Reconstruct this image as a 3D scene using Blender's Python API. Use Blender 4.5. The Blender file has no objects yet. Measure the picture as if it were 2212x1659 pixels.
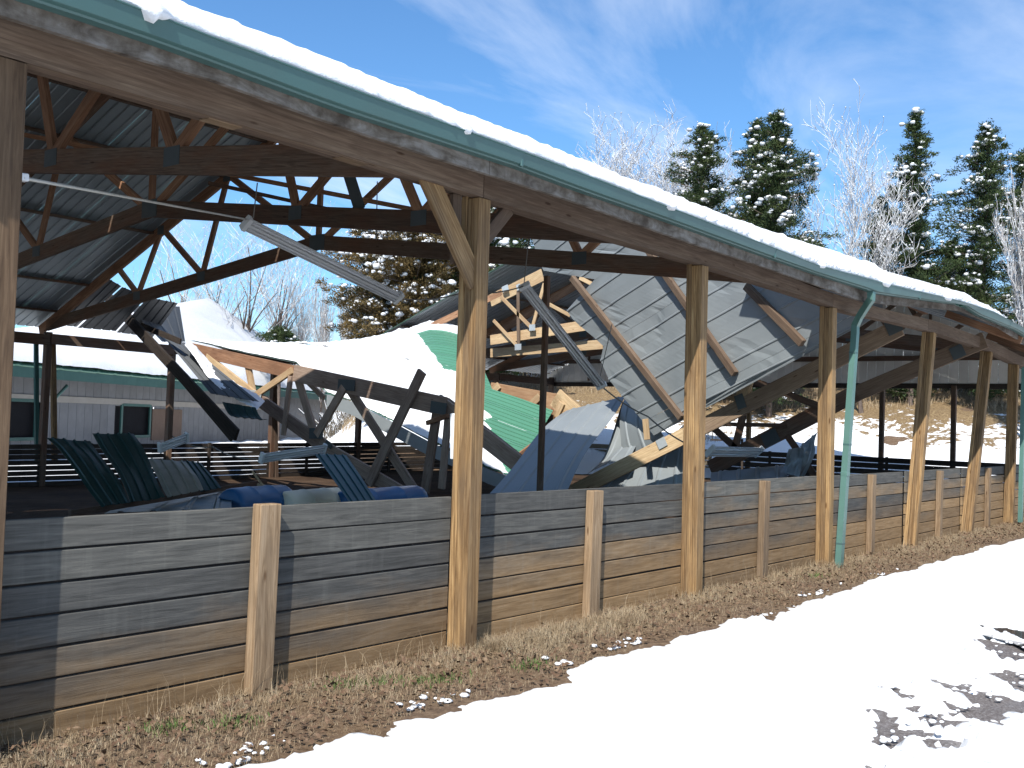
import bpy, bmesh, math, random
import numpy as np
from mathutils import Vector, Matrix, noise

random.seed(7)
rng = np.random.default_rng(7)
scene = bpy.context.scene
COL = scene.collection
rad = math.radians

# ------------------------------------------------------------------ camera
F_PX, CXP, CYP = 2245.4, 1106.0, 829.5          # survey of the photograph (2212 x 1659 frame)
YAW, PITCH, ROLL = .8987, .03431, .03426
_c, _s = math.cos(YAW), math.sin(YAW)
_fw = Vector((math.cos(PITCH)*_s, math.cos(PITCH)*_c, math.sin(PITCH)))
_rt = Vector((_c, -_s, 0)); _up = _rt.cross(_fw)
RT = _rt*math.cos(ROLL) + _up*math.sin(ROLL)
UP = -_rt*math.sin(ROLL) + _up*math.cos(ROLL)
CAM = Vector((0, 0, 1.8))
cam_d = bpy.data.cameras.new("camera"); cam = bpy.data.objects.new("camera", cam_d); COL.objects.link(cam)
cam_d.sensor_width = 36; cam_d.lens = 36*F_PX/2212
cam_d.clip_start = .1; cam_d.clip_end = 3000
M = Matrix.Identity(4)
for i in range(3):
    M[i][0] = RT[i]; M[i][1] = UP[i]; M[i][2] = -_fw[i]; M[i][3] = CAM[i]
cam.matrix_world = M
scene.camera = cam

def ray(px, py):
    return (RT*(px-CXP) - UP*(py-CYP) + _fw*F_PX)

def at(px, py, x=None, y=None, z=None, r=None):
    d = ray(px, py)
    if x is not None: t = (x-CAM.x)/d.x
    elif y is not None: t = (y-CAM.y)/d.y
    elif z is not None: t = (z-CAM.z)/d.z
    else: t = r/math.hypot(d.x, d.y)
    return CAM + d*t

def atp(px, py, P, N):
    d = ray(px, py)
    return CAM + d*((P-CAM).dot(N)/d.dot(N))

# ------------------------------------------------------------------ world + sun
SUN_DIR = Vector((2.2, 1.0, -2.6)).normalized()           # the way the light travels
world = bpy.data.worlds.new("World"); scene.world = world; world.use_nodes = True
wn = world.node_tree.nodes; wl = world.node_tree.links
wn.clear()
wo = wn.new('ShaderNodeOutputWorld'); bg = wn.new('ShaderNodeBackground')
sky = wn.new('ShaderNodeTexSky'); sky.sky_type = 'NISHITA'; sky.sun_disc = False
sky.sun_elevation = math.asin(-SUN_DIR.z)
sky.sun_rotation = math.atan2(-SUN_DIR.x, -SUN_DIR.y)
sky.air_density = 1.0; sky.dust_density = .6; sky.ozone_density = 2.5; sky.altitude = 200
tc = wn.new('ShaderNodeTexCoord')
sep = wn.new('ShaderNodeSeparateXYZ'); wl.new(tc.outputs['Generated'], sep.inputs[0])
zc = wn.new('ShaderNodeMath'); zc.operation = 'MAXIMUM'; zc.inputs[1].default_value = .0; wl.new(sep.outputs[2], zc.inputs[0])
za = wn.new('ShaderNodeMath'); za.operation = 'ADD'; za.inputs[1].default_value = .18; wl.new(zc.outputs[0], za.inputs[0])
dx_ = wn.new('ShaderNodeMath'); dx_.operation = 'DIVIDE'; wl.new(sep.outputs[0], dx_.inputs[0]); wl.new(za.outputs[0], dx_.inputs[1])
dy_ = wn.new('ShaderNodeMath'); dy_.operation = 'DIVIDE'; wl.new(sep.outputs[1], dy_.inputs[0]); wl.new(za.outputs[0], dy_.inputs[1])
cmb = wn.new('ShaderNodeCombineXYZ'); wl.new(dx_.outputs[0], cmb.inputs[0]); wl.new(dy_.outputs[0], cmb.inputs[1])
mp = wn.new('ShaderNodeMapping'); mp.inputs['Rotation'].default_value = (0, 0, rad(-28)); mp.inputs['Scale'].default_value = (.55, 1.5, 1)
mp.inputs['Location'].default_value = (2.3, .6, 0)
wl.new(cmb.outputs[0], mp.inputs[0])
cn = wn.new('ShaderNodeTexNoise'); cn.inputs['Scale'].default_value = 1.1; cn.inputs['Detail'].default_value = 9
cn.inputs['Roughness'].default_value = .58; cn.inputs['Distortion'].default_value = .9; wl.new(mp.outputs[0], cn.inputs[0])
cr = wn.new('ShaderNodeValToRGB'); cr.color_ramp.elements[0].position = .43; cr.color_ramp.elements[1].position = .78
cr.color_ramp.elements[0].color = (0, 0, 0, 1); cr.color_ramp.elements[1].color = (.6, .6, .6, 1)
wl.new(cn.outputs[0], cr.inputs[0])
mixc = wn.new('ShaderNodeMixRGB'); mixc.inputs[2].default_value = (8.6, 9.1, 10.0, 1)
wl.new(cr.outputs[0], mixc.inputs[0])
tint = wn.new('ShaderNodeMixRGB'); tint.blend_type = 'MULTIPLY'; tint.inputs[0].default_value = 1
tint.inputs[2].default_value = (.74, 1.10, 1.36, 1)
wl.new(sky.outputs[0], tint.inputs[1]); wl.new(tint.outputs[0], mixc.inputs[1])
wl.new(mixc.outputs[0], bg.inputs[0]); bg.inputs[1].default_value = .092
wl.new(bg.outputs[0], wo.inputs[0])

sd = bpy.data.lights.new("sun", 'SUN'); sun = bpy.data.objects.new("sun", sd); COL.objects.link(sun)
sd.energy = 5.0; sd.angle = rad(.53); sd.color = (1, .955, .88)
sun.rotation_euler = SUN_DIR.to_track_quat('-Z', 'Y').to_euler(); sun.location = (-20, -10, 30)

scene.render.engine = 'CYCLES'
vs = scene.view_settings
vs.view_transform = 'Standard'; vs.look = 'None'; vs.gamma = 1; vs.use_curve_mapping = False
vs.exposure = .62
scene.cycles.max_bounces = 6
scene.cycles.diffuse_bounces = 2
scene.cycles.use_denoising = True

# ------------------------------------------------------------------ materials
def nt(name, rough=.8, spec=.3):
    m = bpy.data.materials.new(name); m.use_nodes = True
    n = m.node_tree.nodes; b = n['Principled BSDF']
    b.inputs['Roughness'].default_value = rough
    b.inputs['Specular IOR Level'].default_value = spec
    return m, n, m.node_tree.links, b

def noise_node(n, l, vec, scale, detail=6, rough=.6, dist=0):
    t = n.new('ShaderNodeTexNoise'); t.inputs['Scale'].default_value = scale
    t.inputs['Detail'].default_value = detail; t.inputs['Roughness'].default_value = rough
    t.inputs['Distortion'].default_value = dist
    if vec is not None: l.new(vec, t.inputs[0])
    return t

def ramp(n, l, fac, stops):
    r = n.new('ShaderNodeValToRGB'); e = r.color_ramp.elements
    while len(e) < len(stops): e.new(.5)
    for k, (p, c) in enumerate(stops):
        e[k].position = p; e[k].color = (*c, 1) if len(c) == 3 else c
    l.new(fac, r.inputs[0]); return r

def mix(n, l, a, b, fac, mode='MIX'):
    m = n.new('ShaderNodeMixRGB'); m.blend_type = mode
    for k, v in ((1, a), (2, b), (0, fac)):
        if hasattr(v, 'links'): l.new(v, m.inputs[k])
        elif isinstance(v, (int, float)): m.inputs[k].default_value = v if k == 0 else (v, v, v, 1)
        else: m.inputs[k].default_value = (*v, 1)
    return m.outputs[0]

def bump(n, l, b, h, strength=.3, dist=.01):
    bn = n.new('ShaderNodeBump'); bn.inputs['Strength'].default_value = strength; bn.inputs['Distance'].default_value = dist
    l.new(h, bn.inputs['Height']); l.new(bn.outputs[0], b.inputs['Normal'])

def coords(n, l, scale=(1, 1, 1), kind='Object', jitter=True):
    t = n.new('ShaderNodeTexCoord'); m = n.new('ShaderNodeMapping'); m.inputs['Scale'].default_value = scale
    l.new(t.outputs[kind], m.inputs[0])
    if jitter:
        oi = n.new('ShaderNodeObjectInfo'); mu = n.new('ShaderNodeMath'); mu.operation = 'MULTIPLY'; mu.inputs[1].default_value = 57
        l.new(oi.outputs['Random'], mu.inputs[0])
        cb = n.new('ShaderNodeCombineXYZ')
        for k in range(3): l.new(mu.outputs[0], cb.inputs[k])
        l.new(cb.outputs[0], m.inputs['Location'])
    return m.outputs[0]

def rnd(n):
    return n.new('ShaderNodeObjectInfo').outputs['Random']

def wood(name, c0, c1, c2, rough=.85, stain=None, stain_amt=.5, contrast=1.0, ring=.22):
    """board whose grain runs along its local X axis"""
    m, n, l, b = nt(name, rough, .2)
    v = coords(n, l, (.9, 15, 15)); g = noise_node(n, l, v, 2.2, 8, .62, 1.4)
    vf = coords(n, l, (2.5, 90, 90)); gf = noise_node(n, l, vf, 2.0, 4, .7, .2)
    r = ramp(n, l, g.outputs[0], [(.30, c0), (.5, c1), (.72, c2)])
    c = mix(n, l, r.outputs[0], mix(n, l, (.5, .5, .5), (1.25, 1.25, 1.25), gf.outputs[0]), .55, 'MULTIPLY')
    vb = coords(n, l, (1.2, 4, 4)); gb = noise_node(n, l, vb, 1.1, 5, .6)
    rb = ramp(n, l, gb.outputs[0], [(.42, (0, 0, 0)), (.68, (1, 1, 1))])
    if stain:
        sm = n.new('ShaderNodeMath'); sm.operation = 'MULTIPLY'; sm.inputs[1].default_value = stain_amt
        l.new(rb.outputs[0], sm.inputs[0])
        c = mix(n, l, c, stain, sm.outputs[0])
    if ring:
        vw = coords(n, l, (.32, 11, 11)); wv = n.new('ShaderNodeTexWave'); wv.wave_type = 'BANDS'; wv.bands_direction = 'DIAGONAL'
        wv.inputs['Scale'].default_value = 1.5; wv.inputs['Distortion'].default_value = 13; wv.inputs['Detail'].default_value = 2.5
        wv.inputs['Detail Scale'].default_value = .9; l.new(vw, wv.inputs[0])
        rw_ = ramp(n, l, wv.outputs['Color'], [(.25, (.56, .50, .45)), (.55, (.95, .95, .95)), (.8, (1.12, 1.12, 1.12))])
        c = mix(n, l, c, rw_.outputs[0], ring, 'MULTIPLY')
    c = mix(n, l, c, mix(n, l, (.72, .70, .70), (1.18, 1.18, 1.16), rnd(n)), 1.0, 'MULTIPLY')
    # knots
    vk = coords(n, l, (1.4, 5.5, 5.5)); vo = n.new('ShaderNodeTexVoronoi'); vo.inputs['Scale'].default_value = 1.3; l.new(vk, vo.inputs[0])
    rk = ramp(n, l, vo.outputs['Distance'], [(.0, (.22, .14, .09)), (.055, (.35, .25, .18)), (.10, (1, 1, 1))])
    c = mix(n, l, c, rk.outputs[0], .8, 'MULTIPLY')
    l.new(c, b.inputs['Base Color'])
    h = mix(n, l, g.outputs[0], gf.outputs[0], .5)
    bump(n, l, b, h, .5, .006)
    return m

M_post = wood('treated pine post', (.17, .100, .045), (.30, .190, .090), (.39, .265, .135), stain=(.115, .082, .055), stain_amt=.65, ring=.5)
M_oldpost = wood('weathered short post', (.13, .085, .05), (.24, .165, .10), (.34, .25, .165), stain=(.11, .085, .062), stain_amt=.55)
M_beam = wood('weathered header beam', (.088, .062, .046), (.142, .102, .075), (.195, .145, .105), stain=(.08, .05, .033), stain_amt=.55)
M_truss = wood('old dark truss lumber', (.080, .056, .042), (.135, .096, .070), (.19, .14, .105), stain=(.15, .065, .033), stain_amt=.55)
M_mid = wood('brown fallen chord lumber', (.13, .092, .065), (.20, .145, .10), (.27, .20, .145), stain=(.13, .085, .06), stain_amt=.45)
M_gtruss = wood('grey brown fallen lumber', (.25, .185, .145), (.35, .265, .21), (.44, .345, .28), stain=(.12, .06, .04), stain_amt=.4)
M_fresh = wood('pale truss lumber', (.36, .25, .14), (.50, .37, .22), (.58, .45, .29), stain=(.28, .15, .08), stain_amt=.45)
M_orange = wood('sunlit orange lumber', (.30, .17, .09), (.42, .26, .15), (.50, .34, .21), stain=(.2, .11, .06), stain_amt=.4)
M_red = wood('reddish truss lumber', (.22, .11, .06), (.33, .18, .105), (.42, .26, .16), stain=(.13, .07, .045), stain_amt=.5)
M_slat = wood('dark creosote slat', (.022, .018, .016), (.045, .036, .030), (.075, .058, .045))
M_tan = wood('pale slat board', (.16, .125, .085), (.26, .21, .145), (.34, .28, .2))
M_ply = wood('plywood patch', (.16, .11, .08), (.20, .14, .105), (.24, .17, .13))

def plank_mat():
    m, n, l, b = nt('weathered fence plank', .82, .2)
    v = coords(n, l, (.8, 14, 14)); g = noise_node(n, l, v, 2.4, 9, .65, 1.2)
    vf = coords(n, l, (2, 110, 110)); gf = noise_node(n, l, vf, 2, 4, .7)
    r = ramp(n, l, g.outputs[0], [(.28, (.053, .053, .049)), (.5, (.094, .093, .086)), (.75, (.152, .147, .131))])
    geo = n.new('ShaderNodeNewGeometry'); sp = n.new('ShaderNodeSeparateXYZ'); l.new(geo.outputs['Position'], sp.inputs[0])
    # mud splash: rises a little further with distance along the wall
    vb = coords(n, l, (.9, 1.6, 3.2)); gb = noise_node(n, l, vb, 1.2, 6, .62)
    a = n.new('ShaderNodeMath'); a.operation = 'MULTIPLY'; a.inputs[1].default_value = .021; l.new(sp.outputs[0], a.inputs[0])
    s = n.new('ShaderNodeMath'); s.operation = 'SUBTRACT'; l.new(sp.outputs[2], s.inputs[0]); l.new(a.outputs[0], s.inputs[1])
    k = n.new('ShaderNodeMath'); k.operation = 'MULTIPLY_ADD'; k.inputs[1].default_value = -.75; l.new(gb.outputs[0], k.inputs[0]); l.new(s.outputs[0], k.inputs[2])
    rr = n.new('ShaderNodeMath'); rr.operation = 'MULTIPLY_ADD'; rr.inputs[1].default_value = -.34; l.new(rnd(n), rr.inputs[0]); l.new(k.outputs[0], rr.inputs[2])
    mr = n.new('ShaderNodeMapRange'); mr.inputs['From Min'].default_value = .13; mr.inputs['From Max'].default_value = -.38
    mr.inputs['To Min'].default_value = .0; mr.inputs['To Max'].default_value = .95; l.new(rr.outputs[0], mr.inputs[0])
    mud = ramp(n, l, g.outputs[0], [(.3, (.155, .094, .046)), (.5, (.245, .158, .080)), (.75, (.32, .222, .13))])
    c = mix(n, l, r.outputs[0], mud.outputs[0], mr.outputs[0])
    # pale vertical runs of dried water
    vs_ = coords(n, l, (9, 1, .35)); gs = noise_node(n, l, vs_, 1.5, 4, .6)
    rs = ramp(n, l, gs.outputs[0], [(.55, (0, 0, 0)), (.85, (1, 1, 1))])
    sm = n.new('ShaderNodeMath'); sm.operation = 'MULTIPLY'; sm.inputs[1].default_value = .20; l.new(rs.outputs[0], sm.inputs[0])
    c = mix(n, l, c, (.25, .25, .22), sm.outputs[0])
    vm = coords(n, l, (1.2, 1, 5)); gm = noise_node(n, l, vm, 2.0, 8, .7)
    c = mix(n, l, c, mix(n, l, (.62, .62, .62), (1.4, 1.4, 1.4), gm.outputs[0]), .8, 'MULTIPLY')
    c = mix(n, l, c, mix(n, l, (.45, .45, .45), (1.3, 1.3, 1.3), gf.outputs[0]), .5, 'MULTIPLY')
    c = mix(n, l, c, mix(n, l, (.78, .78, .80), (1.2, 1.18, 1.14), rnd(n)), 1.0, 'MULTIPLY')
    l.new(c, b.inputs['Base Color']); bump(n, l, b, mix(n, l, g.outputs[0], gf.outputs[0], .5), .55, .006)
    return m
M_plank = plank_mat()

def fascia_mat():
    m, n, l, b = nt('stained eave board', .85, .2)
    v = coords(n, l, (1, 1, 1), jitter=False)
    v1 = coords(n, l, (3.2, 1, 3.0), jitter=False); g = noise_node(n, l, v1, 1.3, 6, .65)
    v2 = coords(n, l, (2.0, 1, 6), jitter=False); g2 = noise_node(n, l, v2, 1.5, 7, .65, 1.5)
    base = ramp(n, l, g2.outputs[0], [(.3, (.075, .062, .050)), (.52, (.15, .132, .112)), (.75, (.23, .215, .195))])
    k = ramp(n, l, g.outputs[0], [(.44, (1.05, 1.06, 1.1)), (.52, (.8, .77, .75)), (.66, (.34, .29, .26))])
    c = mix(n, l, base.outputs[0], k.outputs[0], .85, 'MULTIPLY')
    l.new(c, b.inputs['Base Color']); bump(n, l, b, g2.outputs[0], .4, .006)
    return m
M_fascia = fascia_mat()

def paint(name, col, rough=.45, spec=.4, dirt=.25, metal=0, dirtcol=None, scale=2.0):
    m, n, l, b = nt(name, rough, spec)
    v = coords(n, l, (1, 1, 1)); g = noise_node(n, l, v, scale, 7, .62, .5)
    dc = dirtcol or tuple(c*.55 for c in col)
    r = ramp(n, l, g.outputs[0], [(.38, (0, 0, 0)), (.72, (1, 1, 1))])
    sm = n.new('ShaderNodeMath'); sm.operation = 'MULTIPLY'; sm.inputs[1].default_value = dirt; l.new(r.outputs[0], sm.inputs[0])
    c = mix(n, l, col, dc, sm.outputs[0])
    c = mix(n, l, c, mix(n, l, (.92, .92, .92), (1.08, 1.08, 1.08), rnd(n)), 1.0, 'MULTIPLY')
    l.new(c, b.inputs['Base Color']); b.inputs['Metallic'].default_value = metal
    rr = n.new('ShaderNodeMapRange'); rr.inputs['To Min'].default_value = rough*.75; rr.inputs['To Max'].default_value = min(1, rough*1.35)
    l.new(g.outputs[0], rr.inputs[0]); l.new(rr.outputs[0], b.inputs['Roughness'])
    bump(n, l, b, g.outputs[0], .15, .01)
    return m
M_gutter = paint('teal gutter paint', (.046, .102, .098), .42, .45, .4, dirtcol=(.05, .085, .08))
M_spout = paint('sunlit teal paint', (.085, .175, .15), .4, .45, .4)  # gutter teal made lighter, with the sunlight put into the colour
M_green = paint('green roof paint', (.065, .185, .12), .38, .5, .25, dirtcol=(.06, .22, .13))
M_under = paint('blue grey roof underside', (.26, .31, .335), .4, .45, .4, dirtcol=(.33, .37, .39), metal=.2)
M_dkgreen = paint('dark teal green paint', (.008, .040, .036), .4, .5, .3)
M_grey = paint('galvanised grey underside', (.225, .25, .262), .40, .5, .45, dirtcol=(.31, .335, .345), metal=.15, scale=1.1)
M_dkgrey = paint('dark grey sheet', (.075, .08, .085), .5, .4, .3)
M_tealsheet = paint('blue green sheet', (.016, .085, .105), .4, .5, .25)
M_tansheet = paint('tan sheet paint', (.26, .24, .19), .45, .4, .4, dirtcol=(.05, .09, .09))
M_siding = paint('pale vertical siding', (.165, .165, .168), .6, .3, .3)
M_siding2 = paint('cream gable siding', (.72, .69, .63), .6, .3, .25)
M_sunstreak = paint('painted sunlight streak', (.34, .31, .27), .6, .3, .2)
M_trim = paint('green trim paint', (.02, .085, .07), .5, .4, .3)
M_plate = paint('galvanised truss plate', (.42, .45, .46), .5, .5, .4, metal=.4)
M_fix = paint('aluminium light housing', (.72, .74, .74), .4, .5, .35, dirtcol=(.5, .5, .48))
M_tube = paint('fluorescent glass tube', (.62, .64, .66), .2, .6, .1)
M_dark = paint('dark void lining', (.012, .012, .014), .9, .1, .2)
M_bluebar = paint('blue plastic drum', (.015, .11, .27), .34, .5, .2, dirtcol=(.05, .09, .16), scale=5)
M_whitebar = paint('yellowed white plastic drum', (.86, .78, .58), .36, .4, .15, scale=4)
M_wire = paint('old cable', (.16, .15, .13), .6, .3, .2)
M_conduit = paint('pale conduit', (.45, .44, .40), .5, .3, .2)
M_white = paint('white board', (.72, .74, .76), .5, .3, .1)
M_rust = paint('rusty pipe', (.06, .045, .035), .6, .3, .4)
M_barrelband = paint('drum bung', (.04, .05, .07), .5, .4, .2)

def snow_mat(name='snow', bumps=.35, sc=9):
    m, n, l, b = nt(name, .55, .25)
    v = coords(n, l, (1, 1, 1), 'Object', False); g = noise_node(n, l, v, sc, 8, .6)
    g2 = noise_node(n, l, v, sc*6, 4, .6)
    r = ramp(n, l, g.outputs[0], [(.3, (.64, .66, .69)), (.65, (.72, .73, .74))])
    l.new(r.outputs[0], b.inputs['Base Color'])
    bump(n, l, b, mix(n, l, g.outputs[0], g2.outputs[0], .25), bumps, .05)
    return m
M_snow = snow_mat()
M_snowfine = snow_mat('clinging snow', .3, 14)

def ground_mat():
    m, n, l, b = nt('muddy ground', .8, .3)
    v = coords(n, l, (1, 1, 1), 'Object', False)
    g = noise_node(n, l, v, 1.3, 8, .65); g2 = noise_node(n, l, v, 14, 8, .7); g3 = noise_node(n, l, v, 60, 4, .7)
    r = ramp(n, l, g2.outputs[0], [(.3, (.075, .050, .034)), (.5, (.15, .105, .070)), (.7, (.25, .185, .125))])
    c = mix(n, l, r.outputs[0], mix(n, l, (.55, .5, .5), (1.25, 1.2, 1.1), g.outputs[0]), .9, 'MULTIPLY')
    c = mix(n, l, c, mix(n, l, (.4, .4, .4), (1.5, 1.5, 1.5), g3.outputs[0]), .6, 'MULTIPLY')
    # the wheel tracks are wet grey gravel, the strip by the fence is brown mud
    sp = n.new('ShaderNodeSeparateXYZ'); l.new(v, sp.inputs[0]); my = n.new('ShaderNodeMapRange')
    my.inputs['From Min'].default_value = 3.3; my.inputs['From Max'].default_value = 2.7; l.new(sp.outputs[1], my.inputs[0])
    gr = ramp(n, l, g3.outputs[0], [(.35, (.075, .064, .060)), (.5, (.135, .118, .112)), (.62, (.21, .195, .19)), (.72, (.42, .42, .43))])
    c = mix(n, l, c, gr.outputs[0], my.outputs[0])
    l.new(c, b.inputs['Base Color'])
    rr = ramp(n, l, g.outputs[0], [(.42, (.95, .95, .95)), (.60, (.28, .28, .28))])
    l.new(rr.outputs[0], b.inputs['Roughness'])
    bump(n, l, b, mix(n, l, g2.outputs[0], g3.outputs[0], .5), .8, .03)
    return m
M_ground = ground_mat()

def arena_mat():
    m, n, l, b = nt('arena dirt', .95, .15)
    v = coords(n, l, (1, 1, 1), 'Object', False); g = noise_node(n, l, v, .9, 8, .65); g2 = noise_node(n, l, v, 9, 6, .7)
    r = ramp(n, l, g.outputs[0], [(.3, (.036, .022, .014)), (.6, (.075, .047, .030)), (.8, (.11, .075, .05))])
    c = mix(n, l, r.outputs[0], mix(n, l, (.6, .6, .6), (1.3, 1.3, 1.3), g2.outputs[0]), .8, 'MULTIPLY')
    l.new(c, b.inputs['Base Color']); bump(n, l, b, g2.outputs[0], .9, .06)
    return m
M_arena = arena_mat()

def hill_mat():
    m, n, l, b = nt('patchy snow hillside', .8, .2)
    v = coords(n, l, (1, 1, 1), 'Object', False)
    g = noise_node(n, l, v, .55, 9, .68, .6); g2 = noise_node(n, l, v, 3.2, 7, .7); g3 = noise_node(n, l, v, 11, 5, .7)
    sp = n.new('ShaderNodeSeparateXYZ'); l.new(v, sp.inputs[0])
    dirt = ramp(n, l, g3.outputs[0], [(.3, (.085, .05, .03)), (.5, (.20, .14, .075)), (.7, (.33, .25, .14))])
    mz = n.new('ShaderNodeMapRange'); mz.inputs['From Min'].default_value = .4; mz.inputs['From Max'].default_value = 3.6
    mz.inputs['To Min'].default_value = -.20; mz.inputs['To Max'].default_value = .38; l.new(sp.outputs[2], mz.inputs[0])
    a = n.new('ShaderNodeMath'); a.operation = 'ADD'; l.new(g.outputs[0], a.inputs[0]); l.new(mz.outputs[0], a.inputs[1])
    a2 = n.new('ShaderNodeMath'); a2.operation = 'MULTIPLY_ADD'; a2.inputs[1].default_value = .55; l.new(g2.outputs[0], a2.inputs[0]); l.new(a.outputs[0], a2.inputs[2])
    f = ramp(n, l, a2.outputs[0], [(.85, (0, 0, 0)), (.89, (1, 1, 1))])
    c = mix(n, l, (.86, .88, .91), dirt.outputs[0], f.outputs[0])
    l.new(c, b.inputs['Base Color']); bump(n, l, b, g3.outputs[0], .7, .12)
    return m
M_hill = hill_mat()

def varied(name, stops, rough=.8, scale=1.0, spec=.15):
    m, n, l, b = nt(name, rough, spec)
    v = coords(n, l, (1, 1, 1), 'Object', False); g = noise_node(n, l, v, scale, 5, .7)
    r = ramp(n, l, g.outputs[0], stops); l.new(r.outputs[0], b.inputs['Base Color'])
    return m
M_grass = varied('dry grass', [(.3, (.16, .11, .065)), (.5, (.29, .22, .14)), (.7, (.46, .39, .28))], scale=9)
M_leaf = varied('fallen leaves', [(.3, (.060, .034, .022)), (.5, (.12, .075, .048)), (.7, (.24, .175, .115))], scale=14)
M_sprout = varied('green sprouts', [(.3, (.045, .085, .022)), (.7, (.10, .17, .045))], scale=12)
M_needle = varied('cedar foliage', [(.3, (.014, .028, .012)), (.5, (.036, .056, .022)), (.7, (.08, .095, .034))], scale=1.3)
M_needleb = varied('browning cedar foliage', [(.32, (.035, .036, .014)), (.5, (.10, .070, .028)), (.68, (.17, .115, .045))], scale=.8)
M_bark = varied('grey brown bark', [(.3, (.07, .052, .042)), (.7, (.17, .135, .115))], scale=3)
M_twig = varied('pale frosted twigs', [(.3, (.30, .27, .26)), (.7, (.55, .52, .51))], scale=2)
M_brush = varied('winter brush', [(.3, (.05, .045, .035)), (.5, (.12, .10, .075)), (.7, (.22, .19, .15))], scale=.8)
M_puddle, _n, _l, _b = nt('slush water', .06, .5); _b.inputs['Base Color'].default_value = (.06, .05, .045, 1)

# ------------------------------------------------------------------ object helpers
W = {}
def wm(o): return W.get(o.name, Matrix.Identity(4))

def put(o, Mw, parent=None):
    W[o.name] = Mw.copy()
    COL.objects.link(o)
    if parent is not None:
        o.parent = parent
        o.matrix_basis = wm(parent).inverted() @ Mw
    else:
        o.matrix_basis = Mw
    return o

def tag(o, label=None, cat=None, group=None, kind=None):
    if label: o['label'] = label
    if cat: o['category'] = cat
    if group: o['group'] = group
    if kind: o['kind'] = kind
    return o

def empty(name, loc, label=None, cat=None, group=None, parent=None):
    o = bpy.data.objects.new(name, None); o.empty_display_size = .2
    put(o, Matrix.Translation(Vector(loc)), parent)
    return tag(o, label, cat, group)

def mesh_from(name, V, Fc, mats, smooth=False):
    me = bpy.data.meshes.new(name)
    me.from_pydata([tuple(v) for v in V], [], [tuple(f) for f in Fc])
    for m in (mats if isinstance(mats, (list, tuple)) else [mats]): me.materials.append(m)
    if smooth: me.polygons.foreach_set('use_smooth', [True]*len(me.polygons))
    me.update(); return me

def fast_mesh(name, V, Fc, mat, smooth=False):
    """V (n,3) floats, Fc (m,k) ints with k constant"""
    V = np.asarray(V, dtype=np.float32); Fc = np.asarray(Fc, dtype=np.int32)
    me = bpy.data.meshes.new(name); m, k = Fc.shape
    me.vertices.add(len(V)); me.vertices.foreach_set('co', V.ravel())
    me.loops.add(m*k); me.loops.foreach_set('vertex_index', Fc.ravel())
    me.polygons.add(m); me.polygons.foreach_set('loop_start', np.arange(m, dtype=np.int32)*k)
    me.polygons.foreach_set('loop_total', np.full(m, k, dtype=np.int32))
    me.materials.append(mat)
    if smooth: me.polygons.foreach_set('use_smooth', np.ones(m, dtype=bool))
    me.update(calc_edges=True); me.validate(); return me

def obj(name, me, parent=None, Mw=None):
    """mesh given in world coordinates unless Mw is passed; origin moved to its base centre"""
    o = bpy.data.objects.new(name, me)
    if Mw is None:
        n = len(me.vertices); co = np.empty(n*3, dtype=np.float32); me.vertices.foreach_get('co', co); co = co.reshape(-1, 3)
        c = Vector(((co[:, 0].min()+co[:, 0].max())/2, (co[:, 1].min()+co[:, 1].max())/2, co[:, 2].min()))
        co -= np.array(c, dtype=np.float32); me.vertices.foreach_set('co', co.ravel()); me.update()
        Mw = Matrix.Translation(c)
    return put(o, Mw, parent)

_boxcache = {}
def box_mesh(L, t, w, mat, bev=.006):
    key = (round(L, 3), round(t, 3), round(w, 3), mat.name, bev)
    if key in _boxcache: return _boxcache[key]
    bm = bmesh.new(); bmesh.ops.create_cube(bm, size=1)
    for v in bm.verts: v.co = Vector((v.co.x*L, v.co.y*t, v.co.z*w))
    if bev and min(L, t, w) > bev*2.5:
        bmesh.ops.bevel(bm, geom=bm.edges[:], offset=bev, segments=1, affect='EDGES')
    me = bpy.data.meshes.new('board'); bm.to_mesh(me); bm.free(); me.materials.append(mat)
    _boxcache[key] = me; return me

def frame(p, q, up=Vector((0, 0, 1))):
    p, q = Vector(p), Vector(q); X = (q-p).normalized(); up = Vector(up)
    Y = up.cross(X)
    if Y.length < 1e-4: Y = Vector((0, 1, 0)).cross(X)
    Y.normalize(); Z = X.cross(Y)
    Mx = Matrix.Identity(4)
    for i in range(3):
        Mx[i][0] = X[i]; Mx[i][1] = Y[i]; Mx[i][2] = Z[i]
    return Mx

def board(name, p, q, w, t, mat, parent=None, up=(0, 0, 1), bev=.005):
    """board from p to q, w wide along 'up', t thick across it"""
    p, q = Vector(p), Vector(q)
    Mx = frame(p, q, up); c = (p+q)/2
    for i in range(3): Mx[i][3] = c[i]
    return put(bpy.data.objects.new(name, box_mesh((q-p).length, t, w, mat, bev)), Mx, parent)

def tube(name, pts, r, mat, parent=None, seg=8, close=True, radii=None):
    pts = [Vector(p) for p in pts]; V = []; Fc = []
    for i, p in enumerate(pts):
        d = (pts[min(i+1, len(pts)-1)]-pts[max(i-1, 0)]).normalized()
        a = d.cross(Vector((.13, .31, .94))).normalized(); b = d.cross(a)
        rr = radii[i] if radii else r
        for k in range(seg):
            th = 2*math.pi*k/seg; V.append(p+a*math.cos(th)*rr+b*math.sin(th)*rr)
    for i in range(len(pts)-1):
        for k in range(seg):
            k2 = (k+1) % seg; Fc.append((i*seg+k, i*seg+k2, (i+1)*seg+k2, (i+1)*seg+k))
    if close: Fc.append(tuple(range(seg))[::-1]); Fc.append(tuple((len(pts)-1)*seg+k for k in range(seg)))
    return obj(name, mesh_from(name, V, Fc, mat, seg > 6), parent)

def interp(x, xs, ys): return float(np.interp(x, xs, ys))

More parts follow.
